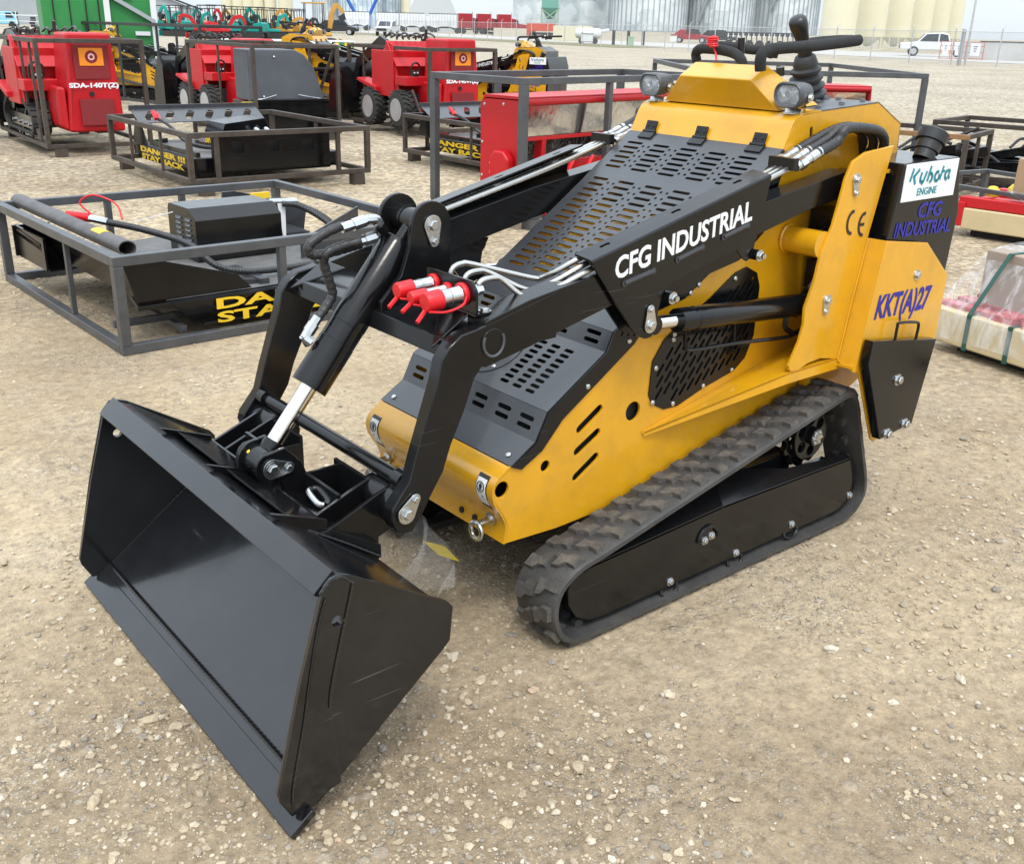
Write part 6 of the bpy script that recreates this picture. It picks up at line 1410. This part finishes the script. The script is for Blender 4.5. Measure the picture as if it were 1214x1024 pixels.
for (ua, ub, v0, vt, lb) in ((273,420,62,43,'low green trailer deck with a white top rail, behind the grey hood'),(420,474,86,60,'short green trailer deck seen left of the red wheeled loader')):
    pa, pb = at(ua, v0), at(ub, v0+1.5); t = thing('flat_trailer', lb, 'trailer', pa, math.atan2(pb.y-pa.y, pb.x-pa.x)); Lc = (pb-pa).length; zt = CAM.z-(vt-HZ(ua))*(pa-CAM).length/FPX
    g = G(); g.box((Lc/2,.6,zt*.62), (Lc,1.2,zt*.5)); obj('deck', g, M['greenp'], t); g = G(); g.box((Lc/2,.6,zt*.93), (Lc*1.01,1.25,zt*.12)); obj('top_rail', g, M['whitep'], t)
    for x in (.2,.3,.7,.8): g = G(); g.cyl((Lc*x,.0,.22),(Lc*x,.2,.22), .22, 14); obj('wheel', g, M['tyre'], t)
    g = G(); g.box((Lc*.82,-.01,zt*.62), (Lc*.1,.02,zt*.4)); g.box((Lc*.95,-.01,zt*.62), (Lc*.06,.02,zt*.4)); obj('warning_stripe', g, M['yink'], t)
# --- mini excavators
def excavator(label, loc, rz, col, group, canopy=True, boom=0, scale=1.0, loc_v=None):
    t = thing('mini_excavator', label, 'excavator', loc, rz, group); t.scale = (scale,)*3
    for y in (-.62,.62):
        g = G(); g.plate(rnd([(-1.0,.0),(1.0,.0),(1.12,.22),(1.0,.45),(-1.0,.45),(-1.12,.22)], .15, 3), ((0,y,0.0), (1,0,0), (0,0,1)), .28); obj('track', g, M['tyre'], t)
    g = G(); g.bar((1.35,-.8,.22),(1.35,.8,.22), .08,.4); g.bar((.9,0,.3),(1.35,0,.25), .3,.08); obj('blade', g, M[col], t)
    g = G(); g.prism([(-1.05,-.6,.55),(-1.15,-.5,1.2),(-.9,-.5,1.3),(-.2,-.6,1.15),(-.15,-.6,.8),(.75,-.6,.78),(.8,-.6,.55)], (0,1.2,0)); obj('house', g, M[col], t, bev=.06)
    g = G(); g.box((.45,0,1.1), (.1,.7,.5)); g.box((.3,.3,1.35), (.05,.05,.4)); g.box((-.1,.0,1.0), (.45,.5,.5)); g.box((-.3,0,1.35), (.12,.45,.5)); obj('seat', g, M['darkp'], t)
    if canopy:
        g = G(); g.box((-.25,0,2.42), (1.35,1.2,.07)); obj('canopy', g, M['darkp'] if canopy is True else M[canopy], t, bev=.02)
        for x, y in ((-.8,-.5),(-.8,.5),(.35,-.5),(.35,.5)): g = G(); g.bar((x,y,.9),(x*.95,y,2.4), .05,.05); obj('canopy_post', g, M['darkp'], t)
    q = [[(.7,1.0),(.95,1.7),(1.5,1.95),(1.75,1.3),(1.6,.7)], [(.7,1.0),(.85,1.9),(1.15,2.4),(1.6,1.9),(1.6,1.2)], [(.7,1.0),(1.1,1.6),(1.7,1.7),(1.95,1.1),(1.75,.5)]][boom]
    g = G(); P_ = [V((a,0,b)) for a, b in q]
    for a, b, w_ in ((0,1,.28),(1,2,.26)): g.bar(P_[a], P_[b], .2, w_)
    bm = obj('boom', g, M[col], t, bev=.02); g = G(); g.bar(P_[2], P_[3], .16,.2); obj('stick', g, M[col], bm)
    g = G(); g.cyl(P_[0]+V((.1,0,.1)), P_[1].lerp(P_[2],.3)+V((.1,0,-.1)), .05, 8); obj('ram', g, M['rim'], bm)
    g = G(); b = P_[3]; g.prism([b+V((0,-.25,0)), b+V((.1,-.25,-.35)), b+V((-.25,-.25,-.55)), b+V((-.35,-.25,-.2))], (0,.5,0)); obj('bucket', g, M['darkp'], t)
    return t
random.seed(21)
prot = {}
EX = [(196,'tealp',0,84,20),(212,'tealp',1,82,150),(229,'tealp',0,84,10),(244,'redx',2,76,170),(262,'redx',2,74,10),(283,'tealp',1,80,30),(301,'tealp',2,80,160),(320,'tealp',0,82,20),(336,'orangep',2,84,10),(349,'orangep',1,86,160),
      (204,'orangep',2,100,60),(222,'tealp',1,100,20),(240,'tealp',0,100,170),(256,'orangep',1,98,20),(273,'redx',1,98,200),(292,'tealp',0,98,30),(309,'tealp',2,98,170),(327,'orangep',1,100,10),(343,'tealp',0,100,160),(357,'darkp',2,98,20)]
M['redx'] = M['red']
pos = {0:'nearest row', 1:'back row'}
for i, (u, col, bm, d, a) in enumerate(EX):
    cn = {'tealp':'teal','redx':'red','orangep':'ochre','darkp':'black'}[col]; row = 'front row' if i < 10 else 'back row'
    cnt = [j for j, e in enumerate(EX) if e[1] == col and (j < 10) == (i < 10)]; k = cnt.index(i)
    ordn = '' if len(cnt) == 1 else ', %s from the left' % ('first','second','third','fourth','fifth','sixth','seventh')[k]
    lb = '%s mini excavator in the far %s%s' % (cn, row, ordn)
    p = gd(u, d); key = (col, bm)
    if key in prot: dup(prot[key], p, face(p)+radians(a), lb)
    else: prot[key] = excavator(lb, p, face(p)+radians(a), col, 'mini excavators lined up far behind', True, bm, 1.0)
p = gd(378, 62); excavator('larger ochre excavator with a raised boom right of the mini excavators', p, face(p)+radians(5), 'orangep', 'mini excavators lined up far behind', 'orangep', 1, 1.05)
# --- other yellow loaders: copies of the main machine
def other(label, u, v, rz, s):
    p = at(u, v)+V((cos(rz), sin(rz), 0))*1.4*s; o = dup(LOADER, p, rz, label); o.scale = (s,)*3; return o
other('yellow loader with black arms and bucket behind the red tracked loader', 165, 118, radians(142), .95)
other('yellow loader behind the cage with the grey hood', 402, 139, radians(128), 1.0)
other('yellow loader seen behind the red wheeled loader, hoses looping over it', 598, 150, radians(-62), .93)
for o in list(bpy.data.objects):
    if o.type == 'EMPTY' and o.name.startswith('compact_track_loader'): o['group'] = 'yellow track loaders'
# --- black implements and racks far left
random.seed(9)
for k, u in enumerate((14,28,44,60,76,92,108)):
    p = gd(u, 62+3*(k % 2)); p.z = 0; t = thing('implement', 'low black implement standing in the far row, '+('first','second','third','fourth','fifth','sixth','seventh')[k]+' from the left', 'implement', p, face(p), 'row of black implements far left')
    g = G(); g.box((0,0,.4), (.8,.5,.25)); g.bar((-.3,0,.5),(.2,0,.62+.06*(k % 3)), .1,.1); g.bar((.2,0,.65),(.35,-.2,.4), .09,.09); obj('frame', g, M['darkp'], t); g = G(); g.cyl((-.3,-.3,.22),(-.3,.3,.22), .22, 12); g.cyl((.3,-.3,.22),(.3,.3,.22), .22, 12); obj('drum', g, M['darkp'], t)
for k, (u, w_, h_) in enumerate(((17,15,17),(40,8,12),(58,15,18),(77,5,17))):
    p = gd(u, 120); t = thing('attachment_stack', 'black attachments stacked before the warehouse, '+('leftmost','second','third','rightmost')[k]+' stack', 'attachment', p, face(p), 'black stacks before the warehouse'); s = 120/FPX
    g = G()
    for j in range(4): g.box((random.uniform(-.1,.1),0,h_*s*(j+.5)/4), (w_*s*random.uniform(.7,1),.8,h_*s/4*.85))
    obj('stack', g, M['darkp'], t, bev=.02)
p = gd(4, 118); t = thing('parked_van', 'light blue and white van at the left edge of the yard', 'van', p, face(p)); g = G(); g.py([(-1.2,.3),(-1.2,1.7),(1.1,1.7),(1.6,1.1),(1.7,.3)], -.9,.9); b_ = obj('body', g, paint('sky_blue', (.25,.55,.7), .4), t, bev=.08); g = G(); g.py([(.4,1.0),(.4,1.6),(1.0,1.6),(1.3,1.0)], -.92,.92); obj('window', g, M['winglass'], b_)
for x in (-.8,1.0): g = G(); g.cyl((x,-.95,.32),(x,-.7,.32), .32, 12); obj('wheel', g, M['tyre'], t)
t = thing('yard_railing', 'pale pipe railing left of the green container, before the warehouse', 'railing', gd(-8, 95), face(gd(30, 95))); s = 95/FPX
g = G(); g.cyl((0,0,1.35),(8,0,1.35), .04, 6); g.cyl((0,0,.8),(8,0,.8), .03, 6); obj('rail', g, M['whitep'], t)
for x in (0,2.2,4.4,6.6,8): g = G(); g.cyl((x,0,0),(x,0,1.7), .045, 6); obj('post', g, M['whitep'], t)
# --- verge strips, road and raised pad
def strip_ground(name, pts, mat, z, kind='structure', label=None):
    g = G(); g.add([V((p.x, p.y, z)) for p in pts], [tuple(range(len(pts)))]); o = obj(name, g, mat, None, smooth=0); o['kind'] = kind; 
    if label: o['label'] = label
    return o
nn = V((fd.y, -fd.x, 0)); nn = nn if nn.dot(V((fa.x-CAM.x, fa.y-CAM.y, 0))) > 0 else -nn
strip_ground('grass', [fa+nn*.6, fb+fd*60+nn*.6, fb+fd*60+nn*9, fa+fd*45+nn*9, fa+fd*40+nn*.6][1:], M['grassm'], .012, 'stuff', 'strip of dry olive grass beyond the fence')
strip_ground('road', [fa+nn*10, fb+fd*120+nn*14, fb+fd*120+nn*34, fa-fd*30+nn*30, fa-fd*30+nn*10], paint('pale_road', (.42,.40,.37), .9, var=.08, scale=.2), .016)
e0, e1 = gd(585, 150), gd(985, 130); e2, e3 = gd(1000, 300), gd(560, 300)
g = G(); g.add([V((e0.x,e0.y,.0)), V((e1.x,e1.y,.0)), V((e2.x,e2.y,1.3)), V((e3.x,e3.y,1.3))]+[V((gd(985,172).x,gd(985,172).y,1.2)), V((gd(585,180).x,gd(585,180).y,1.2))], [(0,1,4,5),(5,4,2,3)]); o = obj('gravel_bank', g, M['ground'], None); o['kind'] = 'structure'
# ---------------------------------------------------------------- sky, sun, camera
w = D.worlds.new('World'); SC.world = w; w.use_nodes = True
nt = w.node_tree; bg = nt.nodes['Background']
sky = nt.nodes.new('ShaderNodeTexSky'); sky.sky_type = 'NISHITA'; sky.sun_disc = False
SUN_E, SUN_A = radians(60), radians(35)
sky.sun_elevation = SUN_E; sky.sun_rotation = SUN_A; sky.air_density = 1.3; sky.dust_density = 4.0; sky.ozone_density = 1.5
mixs = nt.nodes.new('ShaderNodeMix'); mixs.data_type = 'RGBA'; mixs.inputs['Factor'].default_value = .8
nt.links.new(sky.outputs[0], mixs.inputs[6])
# thin overcast: broad soft cloud layer
tc = nt.nodes.new('ShaderNodeTexCoord'); nz = nt.nodes.new('ShaderNodeTexNoise'); nz.inputs['Scale'].default_value = 2.2; nz.inputs['Detail'].default_value = 5
mp = nt.nodes.new('ShaderNodeMapping'); mp.inputs['Scale'].default_value = (1, 1, 3)
nt.links.new(tc.outputs['Generated'], mp.inputs[0]); nt.links.new(mp.outputs[0], nz.inputs['Vector'])
cr = ramp(nt, nz.outputs['Fac'], [(.3, (5.6,6.5,7.4)), (.7, (7.2,7.6,7.9))])
nt.links.new(cr.outputs[0], mixs.inputs[7])
sxyz = nt.nodes.new('ShaderNodeSeparateXYZ'); nt.links.new(tc.outputs['Generated'], sxyz.inputs[0])
cl = nt.nodes.new('ShaderNodeClamp'); nt.links.new(sxyz.outputs[2], cl.inputs[0])
mad = nt.nodes.new('ShaderNodeMath'); mad.operation = 'MULTIPLY_ADD'; nt.links.new(cl.outputs[0], mad.inputs[0]); mad.inputs[1].default_value = 1.5; mad.inputs[2].default_value = 1.1
vm = nt.nodes.new('ShaderNodeVectorMath'); vm.operation = 'SCALE'; nt.links.new(mixs.outputs[2], vm.inputs[0]); nt.links.new(mad.outputs[0], vm.inputs['Scale'])
nt.links.new(vm.outputs[0], bg.inputs['Color']); bg.inputs['Strength'].default_value = .12
sun = D.lights.new('sun', 'SUN'); sun.energy = 1.2; sun.angle = radians(14); sun.color = (1, .96, .9)
so = D.objects.new('sun', sun); COL.objects.link(so)
SD = V((cos(SUN_E)*sin(SUN_A), cos(SUN_E)*cos(SUN_A), sin(SUN_E)))   # towards the sun
so.rotation_euler = SD.to_track_quat('Z', 'Y').to_euler()
cam = D.cameras.new('camera'); co = D.objects.new('camera', cam); COL.objects.link(co); SC.camera = co
cam.sensor_fit = 'HORIZONTAL'; cam.sensor_width = 36; cam.lens = FPX/PW*36; cam.clip_start = .05; cam.clip_end = 5000
co.matrix_world = Matrix.Translation(CAM) @ R3.to_4x4()
SC.view_settings.view_transform = 'Standard'; SC.view_settings.look = 'None'; SC.view_settings.gamma = 1; SC.view_settings.use_curve_mapping = False
SC.view_settings.exposure = 0.3
SC.render.engine = 'CYCLES'
